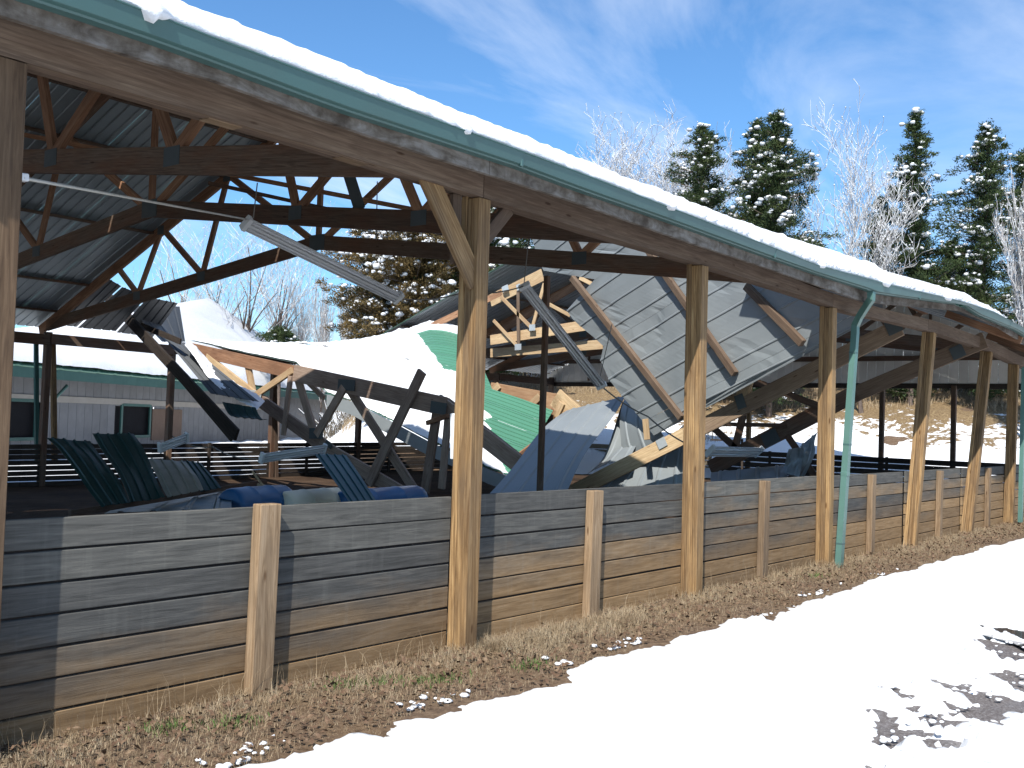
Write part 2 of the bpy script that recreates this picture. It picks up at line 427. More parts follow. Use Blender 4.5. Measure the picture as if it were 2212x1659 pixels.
def sweep(name, stations, mat, parent=None, smooth=False):
    """stations: list of closed rings with the same number of points"""
    V = []; Fc = []; n = len(stations[0])
    for s in stations: V += [Vector(p) for p in s]
    for i in range(len(stations)-1):
        for k in range(n):
            k2 = (k+1) % n; Fc.append((i*n+k, (i+1)*n+k, (i+1)*n+k2, i*n+k2))
    Fc.append(tuple(range(n))); Fc.append(tuple((len(stations)-1)*n+k for k in range(n))[::-1])
    return obj(name, mesh_from(name, V, Fc, mat, smooth), parent)

def ribbed(name, fn, nu, nv, mats, parent=None, rib=.020, nribs=4, solid=.003, keep=None, smooth=False, rw=.075):
    """sheet fn(u,v)->point; ribs run along v, nribs of them across u"""
    prof = []
    for k in range(nribs):
        c = (k+.5)/nribs; w = rw/nribs
        prof += [(c-w*1.6, 0), (c-w*.7, 1), (c+w*.7, 1), (c+w*1.6, 0)]
        if nu > 1 and k < nribs-1: prof.append(((k+1)/nribs, 0))
    us = [(0, 0)]+prof+[(1, 0)]
    P = {}; V = []; Fc = []
    for j in range(nv+1):
        v = j/nv
        for i, (u, h) in enumerate(us):
            p = fn(u, v)
            if h:
                e = 1e-3
                nn = (fn(min(u+e, 1), v)-fn(max(u-e, 0), v)).cross(fn(u, min(v+e, 1))-fn(u, max(v-e, 0))).normalized()
                p = p+nn*rib
            V.append(p)
    m = len(us)
    for j in range(nv):
        for i in range(m-1):
            if keep and not keep((us[i][0]+us[i+1][0])/2, (j+.5)/nv): continue
            Fc.append((j*m+i, j*m+i+1, (j+1)*m+i+1, (j+1)*m+i))
    if not Fc: return None
    used = sorted({a for f in Fc for a in f}); ix = {a: k for k, a in enumerate(used)}
    V = [V[a] for a in used]; Fc = [tuple(ix[a] for a in f) for f in Fc]
    o = obj(name, mesh_from(name, V, Fc, mats, smooth), parent)
    md = o.modifiers.new('thickness', 'SOLIDIFY'); md.thickness = solid; md.offset = 0
    if len(o.data.materials) > 1: md.material_offset = 1
    return o

def nz(x, y, z=0, s=1): return noise.noise(Vector((x*s, y*s, z*s)))
def fbm(x, y, z=0, s=1, o=4): return noise.fractal(Vector((x*s, y*s, z*s)), .8, 2.1, o)

K = lambda i: 2.506+3.66*i
D, FY = 5.26, 26.08
RIDGE = (D+FY)/2
SLOPE = .392

# ================================================================== SETTING
def sm(a, b, x):
    t = np.clip((x-a)/(b-a), 0, 1); return t*t*(3-2*t)

def ground_z(x, y):
    inside = sm(5.6, 26, y)*(1-sm(14, 36, x)*.75)
    return -.36*inside

def hill_z(x, y):
    r = np.hypot(x, y); az = y/np.maximum(x, .1)
    m = 1-sm(.95, 1.16, az)
    h = 4.1*sm(37, 59, r)*m + 2.2*sm(80, 140, r)
    return h

# ---- ground sheet out to the horizon
def axis(segs):
    out = []
    for a, b, s in segs: out += list(np.arange(a, b, s))
    return np.array(out+[segs[-1][1]])
gx = axis([(-400, -40, 30), (-40, -5, 2.5), (-5, 26, .16), (26, 40, .7), (40, 110, 2), (110, 600, 35)])
gy = axis([(-400, -40, 30), (-40, -4, 2.5), (-4, 6, .16), (6, 30, .6), (30, 110, 2), (110, 600, 35)])
X, Y = np.meshgrid(gx, gy)
def fnoise(X, Y, s, o=3, seed=0.):
    flat = np.fromiter((noise.fractal(Vector((x*s+seed, y*s-seed, seed)), .8, 2.1, o) for x, y in zip(X.ravel(), Y.ravel())), dtype=np.float64, count=X.size)
    return flat.reshape(X.shape)
Zg = ground_z(X, Y)+hill_z(X, Y)+.014*fnoise(X, Y, 1.7, 3, 3.3)-.008
def grid_faces(nx, ny):
    i = np.arange(nx-1); j = np.arange(ny-1); I, J = np.meshgrid(i, j)
    a = (J*nx+I).ravel(); return np.stack([a, a+1, a+1+nx, a+nx], 1)
V = np.stack([X.ravel(), Y.ravel(), Zg.ravel()], 1)
g = obj('ground', fast_mesh('ground', V, grid_faces(len(gx), len(gy)), M_ground, True), None, Matrix.Identity(4)); tag(g, kind='structure')

# ---- arena floor, one sheet just above
ax_ = axis([(-6, 36, .6)]); ay_ = axis([(5.5, 26.4, .5)])
X, Y = np.meshgrid(ax_, ay_)
Za = ground_z(X, Y)+.03+.05*np.abs(fnoise(X, Y, .9, 3, 7.7))
o = obj('arena_floor', fast_mesh('arena_floor', np.stack([X.ravel(), Y.ravel(), Za.ravel()], 1), grid_faces(len(ax_), len(ay_)), M_arena, True), None, Matrix.Identity(4)); tag(o, kind='structure')

# ---- snow field: height field whose rim dips under the ground
edge_px = [(300, 1664), (475, 1655), (565, 1627), (650, 1602), (720, 1572), (785, 1590), (850, 1537), (1000, 1502), (1106, 1482), (1171, 1477), (1200, 1455), (1221, 1432), (1331, 1397), (1431, 1372), (1496, 1352), (1671, 1312), (1800, 1270), (1926, 1234), (2060, 1196), (2212, 1152)]
ep = [at(a, b, z=.03) for a, b in edge_px]
ep.sort(key=lambda p: p.x)
EX = [p.x for p in ep]; EY = [p.y for p in ep]
def snow_edge(x): return np.interp(x, [-60]+EX+[40], [EY[0]-.1]+EY+[EY[-1]-.1])
holes = []
for px, py, rx, ry, an in [(1960, 1568, .33, .17, .9), (1925, 1590, .16, .10, 0), (2010, 1548, .16, .1, .5), (2150, 1500, .34, .16, 1.0), (2185, 1450, .38, .17, 1.0), (2175, 1395, .55, .2, .95), (2215, 1370, .6, .25, .9), (2230, 1480, .3, .2, .8), (2245, 1420, .6, .35, .8), (1930, 1480, .10, .05, .4), (1862, 1654, .07, .05, 0), (1655, 1327, .16, .05, .5), (2080, 1525, .14, .08, .9)]:
    p = at(px, py, z=.03); holes.append((p.x, p.y, rx*.78, ry*.74, an))
sx = axis([(-400, -40, 40), (-40, -5, 3), (-5, 3, .06), (3, 13, .035), (13, 26, .08), (26, 40, 1.5)])
sy = axis([(-400, -40, 40), (-40, -2, 3), (-2, 1, .06), (1, 5.5, .035)])
X, Y = np.meshgrid(sx, sy)
n1 = fnoise(X, Y, 2.2, 4, 1.1); n2 = fnoise(X, Y, 9.0, 3, 5.2); n3 = fnoise(X, Y, .5, 3, 9.1); n4 = fnoise(X, Y, 19.0, 2, 2.7)
d = snow_edge(X)-Y+.09*n1+.038*n2+.018*n4
dtr = np.full(X.shape, 9.)
for hx, hy, rx, ry, an in holes:
    ca, sa = math.cos(an), math.sin(an)
    u = ((X-hx)*ca+(Y-hy)*sa)/rx; v = (-(X-hx)*sa+(Y-hy)*ca)/ry
    dh = (np.sqrt(u*u+v*v)-1)*min(rx, ry)+.09*n1+.085*n2+.06*n4
    d = np.minimum(d, dh*1.2); dtr = np.minimum(dtr, dh)
Zs = -.05+.10*sm(-.04, .26, d)+.028*n3+.010*n1*sm(0, .3, d)+.004*n2+.018*sm(.3, 3, d)
Zs += (.035*n1+.03*n2)*(1-sm(.1, .9, dtr))
Zs = np.where(d < -.07, -.12, Zs)
V = np.stack([X.ravel(), Y.ravel(), Zs.ravel()], 1)
o = obj('snow_field', fast_mesh('snow_field', V, grid_faces(len(sx), len(sy)), M_snow, True), None, Matrix.Identity(4)); tag(o, kind='structure')

Vc = []; Fcx = []
def ico_pts(c, r, sq=.7, sd=0):
    b0 = len(Vc); t = (1+5**.5)/2
    vv = [(-1, t, 0), (1, t, 0), (-1, -t, 0), (1, -t, 0), (0, -1, t), (0, 1, t), (0, -1, -t), (0, 1, -t), (t, 0, -1), (t, 0, 1), (-t, 0, -1), (-t, 0, 1)]
    for v in vv:
        k = r*(.42+.18*random.random()); Vc.append((c[0]+v[0]*k, c[1]+v[1]*k, c[2]+v[2]*k*sq))
    for f in [(0, 11, 5), (0, 5, 1), (0, 1, 7), (0, 7, 10), (0, 10, 11), (1, 5, 9), (5, 11, 4), (11, 10, 2), (10, 7, 6), (7, 1, 8), (3, 9, 4), (3, 4, 2), (3, 2, 6), (3, 6, 8), (3, 8, 9), (4, 9, 5), (2, 4, 11), (6, 2, 10), (8, 6, 7), (9, 8, 1)]:
        Fcx.append(tuple(b0+i for i in f))
for k in range(420):
    x = random.uniform(1.5, 14); e = float(snow_edge(x))
    cl = noise.noise(Vector((x*1.3, 0, 4)))
    if cl < .12: continue
    ico_pts((x, e+.02+abs(random.gauss(0, .10)), .008), random.uniform(.008, .035), .5)
for hx, hy, rx, ry, an in holes:
    for k in range(7):
        a_ = random.uniform(0, 6.28); ico_pts((hx+rx*1.1*math.cos(a_)*random.random(), hy+rx*.8*math.sin(a_)*random.random(), .024), random.uniform(.006, .028), .5)
o = obj('snow_remnants', mesh_from('snow_remnants', Vc, Fcx, M_snow, True)); tag(o, 'scattered crumbs of melting snow on the mud beside the snow edge', 'snow', kind='stuff')

# puddle of melt water in the right-hand track
c = at(2235, 1395, z=.0)
Vp = []
for k in range(28):
    th = 2*math.pi*k/28; rr = 1+.2*math.sin(3*th)+.1*math.sin(7*th)
    u, v = .85*rr*math.cos(th), .3*rr*math.sin(th)
    Vp.append(Vector((c.x+u*math.cos(.85)-v*math.sin(.85), c.y+u*math.sin(.85)+v*math.cos(.85), .026)))
o = obj('puddle', mesh_from('puddle', Vp, [tuple(range(28))], M_puddle)); tag(o, kind='structure')

# ---- hillside behind
hx_ = axis([(30, 100, .55), (100, 260, 8)]); hy_ = axis([(-30, 0, 3), (0, 80, .55), (80, 260, 9)])
X, Y = np.meshgrid(hx_, hy_)
Zh = hill_z(X, Y)+ground_z(X, Y)*(1-sm(34, 40, np.hypot(X, Y)))
Zh = Zh-.35*(1-sm(35.5, 38.5, np.hypot(X, Y)))+.06+.16*fnoise(X, Y, .35, 4, 2.2)*sm(38, 48, np.hypot(X, Y))+.05*fnoise(X, Y, 1.5, 3, 6.2)*sm(37, 40, np.hypot(X, Y))
o = obj('hillside', fast_mesh('hillside', np.stack([X.ravel(), Y.ravel(), Zh.ravel()], 1), grid_faces(len(hx_), len(hy_)), M_hill, True), None, Matrix.Identity(4)); tag(o, kind='structure')

# snow lying north of the shed and round the barn
bx_ = axis([(-10, 70, 1.2)]); by_ = axis([(27.2, 90, 1.2)])
X, Y = np.meshgrid(bx_, by_)
Zb = ground_z(X, Y)+.06+.03*fnoise(X, Y, .6, 3, 4.4)-1.2*sm(30, 34, np.hypot(X, Y)*(Y/np.maximum(X, .1) < .95))
o = obj('back_yard_snow', fast_mesh('back_yard_snow', np.stack([X.ravel(), Y.ravel(), Zb.ravel()], 1), grid_faces(len(bx_), len(by_)), M_snow, True), None, Matrix.Identity(4)); tag(o, kind='structure')

# ================================================================== THE SHED
shed = empty('riding_shed', (17, RIDGE, 0), 'long open-sided timber shed with green metal roof and teal gutter, its middle collapsed under snow', 'shed')

# ---- eave line traces (px) -> real profiles
def trace(pts, y):
    P = [at(a, b, y=(yy[0] if yy else y)) for a, b, *yy in pts]
    P.sort(key=lambda p: p.x)
    return [p.x for p in P], [p.z for p in P], [p.y for p in P]
GY = 4.85
g_top = trace([(-200, -165), (258, -2), (425, 65), (575, 120), (725, 177), (950, 260), (1106, 317), (1239, 366), (1432, 441), (1635, 520), (1771, 574), (1899, 608, 4.78), (1939, 619, 4.74), (2074, 650, 4.55), (2147, 673, 4.45), (2212, 707, 4.38), (2270, 745, 4.35), (2330, 778, 4.35)], GY)
g_bot = trace([(-200, -75), (174, 46), (300, 88), (442, 138), (700, 233), (1106, 363), (1239, 412), (1437, 480), (1635, 551), (1855, 627), (1877, 634, 4.92), (2064, 661, 4.72), (2105, 682, 4.62), (2185, 713, 4.52), (2270, 768, 4.47), (2330, 800, 4.47)], 4.97)
f_bot = trace([(-200, -20), (0, 38), (170, 92), (320, 138), (442, 172), (720, 272), (1000, 364), (1106, 396), (1239, 439), (1296, 459), (1468, 520), (1641, 576), (1863, 653), (1877, 655), (2072, 672, 4.8), (2143, 702, 4.7), (2212, 744, 4.6), (2280, 790, 4.6)], 5.02)
b_bot = trace([(-300, 30), (68, 138), (442, 246), (740, 333), (1043, 426), (1300, 508), (1521, 572), (1752, 645), (1839, 677), (1931, 696), (2016, 717), (2147, 761), (2191, 784), (2260, 812), (2340, 838)], D)
b_top = trace([(-300, -55), (0, 30), (170, 84), (442, 165), (720, 262), (1106, 390), (1239, 434), (1296, 454), (1468, 515), (1641, 571), (1752, 618), (1914, 669), (2018, 692), (2147, 738), (2195, 764), (2260, 795), (2340, 822)], D)
def zg(T, x): return interp(x, T[0], T[1])
def yg(T, x): return interp(x, T[0], T[2])

XS_ALL = list(np.arange(-2.0, 30, .5))
# header beam in lengths that meet over the posts, two plies
cuts = [-1.6, 1.0, 6.17, 13.4, 17.5, 21.4, 25.0, 30.0]
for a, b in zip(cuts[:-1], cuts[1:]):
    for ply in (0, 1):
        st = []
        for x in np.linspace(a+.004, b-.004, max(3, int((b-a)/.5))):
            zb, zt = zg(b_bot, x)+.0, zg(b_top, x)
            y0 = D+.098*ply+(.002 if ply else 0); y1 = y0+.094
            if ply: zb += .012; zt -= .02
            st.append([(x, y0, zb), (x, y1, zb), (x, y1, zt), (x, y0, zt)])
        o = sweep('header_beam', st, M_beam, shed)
# pale notches under the beam (ends of cut-off blocks)
for px, py in ((475, 262), (755, 345)):
    p = at(px, py, y=D+.1)
    board('bearing_block', (p.x-.12, D+.09, zg(b_bot, p.x-.12)-.001), (p.x+.12, D+.09, zg(b_bot, p.x+.12)-.001), .008, .10, M_oldpost, shed)
# eave board
cuts = [-1.6, 2.2, 5.9, 9.6, 13.6, 17.2, 20.6, 24.5]
for a, b in zip(cuts[:-1], cuts[1:]):
    st = []
    for x in np.linspace(a+.003, b-.003, 10):
        y = min(5.02, yg(f_bot, x)); z0 = zg(f_bot, x); z1 = zg(g_bot, x)+.09
        st.append([(x, y-.04, z0), (x, y, z0), (x, y, z1), (x, y-.04, z1)])
    sweep('eave_board', st, M_fascia, shed)
# gutter (K profile) in lengths with joints
cuts = [-1.6, 1.6, 6.15, 10.7, 15.2, 19.3, 23.4]
for gi, (a, b) in enumerate(zip(cuts[:-1], cuts[1:])):
    st = []
    gw = .003*(gi % 2)
    for x in np.linspace(a, b-.002, 14):
        zt, zb, y = zg(g_top, x), zg(g_bot, x), yg(g_top, x)
        h = zt-zb; yb = min(y+.13, 4.975)
        st.append([(x, yb, zt), (x, yb, zb), (x, y+.060-gw, zb), (x, y+.052-gw, zb+h*.08), (x, y+.030-gw, zb+h*.13), (x, y+.024-gw, zb+h*.16), (x, y+.006-gw, zb+h*.90), (x, y-.002-gw, zb+h*.925), (x, y-.002-gw, zt-.004), (x, y+.003, zt), (x, y+.012, zt-.004), (x, y+.03, zb+h*.75), (x, y+.05, zb+h*.3), (x, yb-.01, zb+.02), (x, yb-.01, zt)])
    sweep('gutter', st, M_gutter, shed)
    if 0 < gi < 5:
        x = a
        zt, zb, y = zg(g_top, x), zg(g_bot, x), yg(g_top, x)
        board('gutter_joint', (x-.015, y+.028, (zt+zb)/2), (x+.015, y+.028, (zt+zb)/2), zt-zb+.004, .03, M_gutter, shed)

# ---- posts: three laminated plies each
def ply_post(base, top, wx=.145, wy=.19, parent=shed, mat=M_post, dark=None):
    base, top = Vector(base), Vector(top)
    m0 = None
    for k in range(3):
        off = Vector((0, (k-1)*wy/3, 0))
        z = (0, .0, .16)[k]
        q = top+off+Vector((0, 0, z if k == 2 else 0))
        o = board('post' if k == 1 else 'ply', base+off, q, wx-(0 if k != 1 else .006), wy/3-.0015, mat, parent if m0 is None and k == 0 else parent, up=(1, 0, 0), bev=.006)
    return o
post_px = [(0, -48, 1650, 26, 140), (1, 1013, 1400, 1044, 440), (2, 1507, 1296, 1520, 585), (3, 1791, 1230, 1801, 668), (4, 1974, 1184, 2018, 722), (5, 2095, 1152, 2141, 762), (6, 2187, 1130, 2198, 786)]
posts = []
M_post0 = wood('shade-darkened weathered post', (.075, .048, .030), (.13, .085, .052), (.19, .13, .082), stain=(.06, .042, .03), stain_amt=.5)  # shade put into the colour: darker, weathered copy for the leftmost post
def make_post(base, top, M_post=M_post):
    base, top = Vector(base), Vector(top)
    wx, wy = .145, .19
    main = board('post', base, top, wx-.006, wy/3-.002, M_post, shed, up=(1, 0, 0), bev=.005)
    for k, dz in ((-1, 0), (1, .15)):
        off = Vector((0, k*wy/3, 0))
        board('ply', base+off, top+off+Vector((0, 0, dz)), wx, wy/3-.002, M_post, main, up=(1, 0, 0), bev=.005)
    return main
for i, bx, by, tx, ty in post_px:
    b = at(bx, by, y=D+.02); t = at(tx, ty, y=D+.02)
    zt = zg(b_bot, t.x)-.004
    b = Vector((b.x, D+.095, -.25)); lean = (t.x-b.x)
    make_post(b, (t.x, D+.095, zt), M_post0 if i == 0 else M_post)
for i in (-1, 7, 8):
    x = K(i); make_post((x, D+.095, -.2), (x, D+.095, 3.5))
make_post((K(9), D+.095, -.2), (K(9), D+.095, 3.5))
# knee braces on the second post
pb = at(1044, 430, y=D)
board('knee_brace', (at(928, 398, y=D).x, D+.05, 3.62), (6.17, D+.05, 2.86), .19, .04, M_post, shed)
board('knee_brace', (at(1132, 448, y=D).x, D+.16, 3.56), (6.24, D+.16, 3.10), .12, .04, M_beam, shed)
board('knee_brace', (at(1000, 415, y=D).x+.1, D+.16, 3.55), (6.05, D+.16, 3.0), .10, .04, M_beam, shed)
# far posts
for i in range(2, 10):
    x = K(i); zb = float(ground_z(x, FY))-.2
    p = board('far_post', (x, FY, zb), (x, FY, 3.65), .15, .18, M_truss, shed, up=(1, 0, 0))
board('far_post', at(597, 1050, y=FY-.05), at(592, 790, y=FY-.05), .13, .1, M_truss, shed, up=(1, 0, 0))
# far header beams
for a, b, in zip([K(2)-3, K(3)+.02, K(4)+.02, K(5)+.02, K(6)+.02, K(7)+.02, K(8)+.02], [K(3), K(4), K(5), K(6), K(7), K(8), K(9)]):
    for y in (FY-.12, FY+.1):
        board('far_header', (a, y, 3.47+(.02 if y > FY else 0)), (b-.01, y, 3.45), .27, .04, M_truss, shed)
# a lit post standing beyond, left of the far downspout
for px0, w in ((118, .12), ):
    board('far_post', at(118, 1000, y=FY+.35), at(114, 742, y=FY+.35), w, .12, M_post, shed, up=(1, 0, 0))

# ---- trusses of one pattern (y, z node coordinates read off the third one)
XC = 13.45
def yz(px, py, x=XC): p = at(px, py, x=x); return (p.y, p.z)
HZ, HB = 3.87, 3.74
PEAK = 8.05
def topz(y): return 3.92+SLOPE*((FY-y) if y > RIDGE else (y-D))
KINK = 5.02
def botz(y): return 3.72+(KINK-3.72)*(((FY-y) if y > RIDGE else (y-D))/(RIDGE-D))
nodes_t = [yz(350, 505)[0], yz(492, 405)[0]]
nodes_b = [yz(298, 645)[0], yz(437, 600)[0]]
nt0 = yz(250, 594)[0]
def mirror(y): return 2*RIDGE-y
def make_truss(x, half='both', mats=(M_truss, M_truss, M_red), parent=shed, drop=0):
    """top-level of three: truss empty > chords, webs, plates"""
    tr = empty('truss', (x, RIDGE, 3.7), parent=parent)
    far = lambda y: y; near = mirror
    for side, f in (('far', far), ('near', near)):
        if half not in ('both', side): continue
        e = FY if side == 'far' else D
        ee = .35 if side == 'far' else -.05
        board('bottom_chord', (x, f(FY), botz(e)+.10), (x, RIDGE, KINK+.12), .285, .075, mats[0], tr)
        board('top_chord', (x, f(FY+ee), topz(f(FY+ee))-.09), (x, RIDGE, topz(RIDGE)+.03), .24, .075, mats[1], tr)
        ys = [(nt0, nodes_b[0]), (nodes_t[0], nodes_b[0]), (nodes_t[0], nodes_b[1]), (nodes_t[1], nodes_b[1]), (nodes_t[1], RIDGE+.15)]
        for k, (a, b) in enumerate(ys):
            board('web', (x, f(a), topz(f(a))+.02), (x, f(b), botz(f(b))+.18), .13, .07, mats[2], tr, up=(0, 1, 0))
        for b in nodes_b:
            for s in (-.041, .041):
                board('truss_plate', (x+s, f(b)-.14, botz(f(b))+.15), (x+s, f(b)+.14, botz(f(b))+.15), .2, .004, M_plate if mats[0] is not M_truss else M_platedark, tr, bev=0)
        for a in nodes_t:
            board('truss_plate', (x-.041, f(a)-.12, topz(f(a))-.03), (x-.041, f(a)+.12, topz(f(a))-.03), .20, .004, M_platedark, tr, bev=0)
    board('king_post', (x, RIDGE, KINK+.22), (x, RIDGE, topz(RIDGE)-.06), .12, .07, mats[2], tr, up=(0, 1, 0))
    board('truss_plate', (x-.042, RIDGE-.22, KINK+.12), (x-.042, RIDGE+.22, KINK+.12), .30, .004, M_platedark, tr, bev=0)
    return tr
M_platedark = paint('dull truss plate', (.075, .088, .09), .6, .4, .3, metal=.3)
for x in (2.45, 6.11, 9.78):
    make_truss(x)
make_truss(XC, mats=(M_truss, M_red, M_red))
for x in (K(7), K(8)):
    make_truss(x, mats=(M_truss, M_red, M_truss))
# board lying on edge between trusses (horizontal bridging)
board('bridging', at(45, 290, x=9.0), at(1100, 492, x=14.2), .08, .04, M_red, shed)
board('bridging', at(450, 395, x=10), at(1000, 515, x=14.5), .06, .04, M_truss, shed)
# a loose ply hanging from the second truss
board('hanging_offcut', at(752, 372, x=9.9), at(778, 455, x=9.9), .2, .03, M_platedark, shed, up=(0, 1, 0))

# ---- roof: purlins + ribbed sheets; far slope stands to x = 13.5, the end bays stand again
def roofz(y): return topz(y)+.09
for y in (25.6, 24.1, 21.4, 18.8, 17.4, 16.1):
    board('purlin', (-2, y, roofz(y)-.035), (13.48 if y > 17 else 12.9, y, roofz(y)-.035), .055, .11, M_truss, shed, up=(0, 0, 1))
    board('purlin', (K(6)-.1, y, roofz(y)-.035), (K(9)+.2, y, roofz(y)-.035), .055, .11, M_truss, shed)
for y in (5.5, 7.2, 9.9, 12.5, 15.2):
    board('purlin', (-2, y, roofz(y)-.035), (13.2, y, roofz(y)-.035), .055, .11, M_truss, shed)
    board('purlin', (K(6)-.1, y, roofz(y)-.035), (K(9)+.2, y, roofz(y)-.035), .055, .11, M_truss, shed)
def sheet_between(x0, x1, ya, yb, jitter=0):
    def fn(u, v):
        y = ya+(yb-ya)*v; return Vector((x0+(x1-x0)*u, y, roofz(y)+.004))
    return fn
def roof_run(x0, x1, ya, yb, skip=()):
    n = max(1, round((x1-x0)/.915)); w = (x1-x0)/n; first = None
    for k in range(n):
        if first is None:
            first = ribbed('roof_sheet', sheet_between(x0, x0+w-.004, ya, yb), 2, 3, [M_green, M_under if x1 < 20 else M_grey], shed)
        else:
            o = first.copy()
            Mw = wm(first).copy(); Mw.translation.x += w*k
            put(o, Mw, shed)
# material order: slot 0 = first side. near slope and far slope both built so that the normal points up
roof_run(-2.2, 13.5, RIDGE+.02, FY+.55)
roof_run(-2.2, 13.33, 5.05, RIDGE-.02)
roof_run(K(6)-.2, K(9)+.3, RIDGE+.02, FY+.55)
roof_run(K(6)+1.5, K(9)+.3, 5.05, RIDGE-.02)

# sagging strip of near roof between
eave_pts = []
def strip_z(x, y):
    ye = yg(g_top, x)+.05; ze = zg(g_top, x)-.045
    return ze+(y-ye)*.385
def strip(x0, x1):
    def fn(u, v):
        x = x0+(x1-x0)*u; ye = yg(g_top, x)+.04; y = ye+(10.2-ye)*v
        return Vector((x+.6*v, y, strip_z(x, y)+.03*math.sin(7*u+3*v)))
    return fn
for k, x0 in enumerate(np.arange(13.4, 25.9, .915)):
    vm = interp(x0, [13.4, 14.8, 16.2, 26], [.2, .35, 1, 1])
    f0 = strip(x0, x0+.91)
    ribbed('roof_sheet', (lambda f, m: (lambda u, v: f(u, v*m)))(f0, vm), 2, 5, [M_green, M_grey], shed)
for yy in (8.0,):
    board('purlin', (17.0 if yy < 7 else 19, yy, strip_z(17, yy)-.05), (26.4, yy, strip_z(26, yy)-.05), .055, .11, M_red, shed)
for x in (20.6, 23.6):
    yl = 5.9
    board('rafter_tail', (x, yg(g_top, x)+.16, strip_z(x, yg(g_top, x)+.16)-.15), (x+.1, yl, strip_z(x, yl)-.12), .14, .04, M_red, shed)

# ---- downspouts
def spout(path, wx, wy, parent=shed, mat=M_spout):
    st = []
    for p in path:
        x, y, z = p
        st.append([(x-wx/2, y-wy/2, z), (x+wx/2, y-wy/2, z), (x+wx/2, y+wy/2, z), (x-wx/2, y+wy/2, z)])
    return sweep('downspout', st, mat, parent)
# elbows are built as tilted sections
pE = at(1882, 640, y=4.86); pA = at(1848, 700, y=5.16); pB = at(1812, 1228, y=5.16)
def seg_ring(c, n, w, h):
    n = Vector(n).normalized(); a = Vector((1, 0, 0)); b = n.cross(a).normalized(); a = b.cross(n)
    return [c+a*w/2+b*h/2, c+a*w/2-b*h/2, c-a*w/2-b*h/2, c-a*w/2+b*h/2]
pth = [pE+Vector((0, 0, .06)), pE+Vector((0, 0, -.04)), pE.lerp(pA, .3)+Vector((0, 0, -.02)), pE.lerp(pA, .75), pA+Vector((0, 0, -.02)), pA+Vector((-.005, 0, -.12)), pA.lerp(pB, .35), pA.lerp(pB, .62), pB]
rings = []
for i, p in enumerate(pth):
    dd = pth[min(i+1, len(pth)-1)]-pth[max(i-1, 0)]
    a = Vector((1, .0, 0)); b = dd.normalized().cross(a).normalized()
    w, h = .105, .08
    rings.append([p+a*w/2+b*h/2, p+a*w/2-b*h/2, p-a*w/2-b*h/2, p-a*w/2+b*h/2])
sweep('downspout', rings, M_spout, shed)
for f in (.12, .5, .9):
    c = pA.lerp(pB, f); board('spout_strap', c+Vector((0, 0, .012)), c-Vector((0, 0, .012)), .112, .088, M_gutter, shed, up=(1, 0, 0), bev=.002)
for f in (.5, ):
    c = pA.lerp(pB, .62); board('spout_collar', c+Vector((0, 0, .03)), c-Vector((0, 0, .03)), .115, .09, M_spout, shed, up=(1, 0, 0))
p0 = at(2212, 800, y=5.1); p1 = at(2204, 1128, y=5.1)
rings = []
for p in (p0+Vector((.1, -.35, .25)), p0+Vector((0, 0, .05)), p0, p1):
    rings.append([p+Vector((.05, .04, 0)), p+Vector((.05, -.04, 0)), p+Vector((-.05, -.04, 0)), p+Vector((-.05, .04, 0))])
sweep('downspout', rings, M_spout, shed)
p0 = at(78, 742, y=FY+.45); p1 = at(80, 1000, y=FY+.45)
rings = []
for p in (p0, p0.lerp(p1, .08), p1):
    rings.append([p+Vector((.05, .04, 0)), p+Vector((.05, -.04, 0)), p+Vector((-.05, -.04, 0)), p+Vector((-.05, .04, 0))])
sweep('downspout', rings, M_trim, shed)

# ---- end gable at the far right: siding boards above an open bottom
XE = K(9)+.15
st_w = .3
yv = 4.9
while yv < FY+.4:
    zt = roofz(yv+st_w/2)-.1
    board('siding_panel', (XE, yv+st_w/2, 3.42), (XE, yv+st_w/2, zt), st_w-.012, .03, M_siding2, shed, up=(0, 1, 0), bev=.004)
    yv += st_w
board('gable_header', (XE-.05, 4.8, 3.40), (XE-.05, FY+.4, 3.36), .17, .05, M_slat, shed)
board('gable_header', (XE-.3, D, 4.30), (XE-.3, FY, 4.30), .17, .05, M_truss, shed)
for px in (1905, 1618, 2060):
    p = at(px, 900, x=XE-.1); board('end_post', (XE-.1, p.y, -.3), (XE-.1, p.y, 3.4), .15, .15, M_truss if px != 1618 else M_post, shed, up=(0, 1, 0))
for k in range(6):
    y = 7.2+k*3.4
    board('gable_girt', (XE-.12, y, 3.5), (XE-.12, y, roofz(y)-.2), .09, .05, M_truss, shed, up=(0, 1, 0))

# ================================================================== SNOW ON THE NEAR ROOF
sk = trace([(-200, -210), (120, -98), (370, -3), (480, 38), (580, 75), (690, 118), (800, 164), (950, 226), (1106, 284), (1239, 338), (1371, 391), (1547, 457), (1701, 512), (1749, 528), (1824, 553), (1877, 570, 5.06), (1912, 593, 5.0), (1987, 610, 4.92), (2061, 629, 4.82), (2092, 648, 4.78), (2115, 660, 4.76), (2150, 675, 4.68)], 5.12)
BULGE = [(at(q, w_, y=GY).x, bw, bh) for q, w_, bw, bh in ((322, 25, .035, .24), (350, 33, .05, .08), (565, 112, .04, .03), (1010, 285, .05, .12), (975, 272, .08, .06), (1240, 366, .04, .04), (1448, 445, .05, .14), (1640, 522, .06, .07), (1775, 578, .08, .10), (1900, 608, .10, .2), (2010, 635, .12, .15))]
V = []; Fc = []; xs = np.arange(-2.2, 19.0, .04)
vs_prof = [(-.10, .0), (-.085, .35), (-.05, .72), (.0, .95), (.10, 1.02), (.3, 1.0)]
rows = []
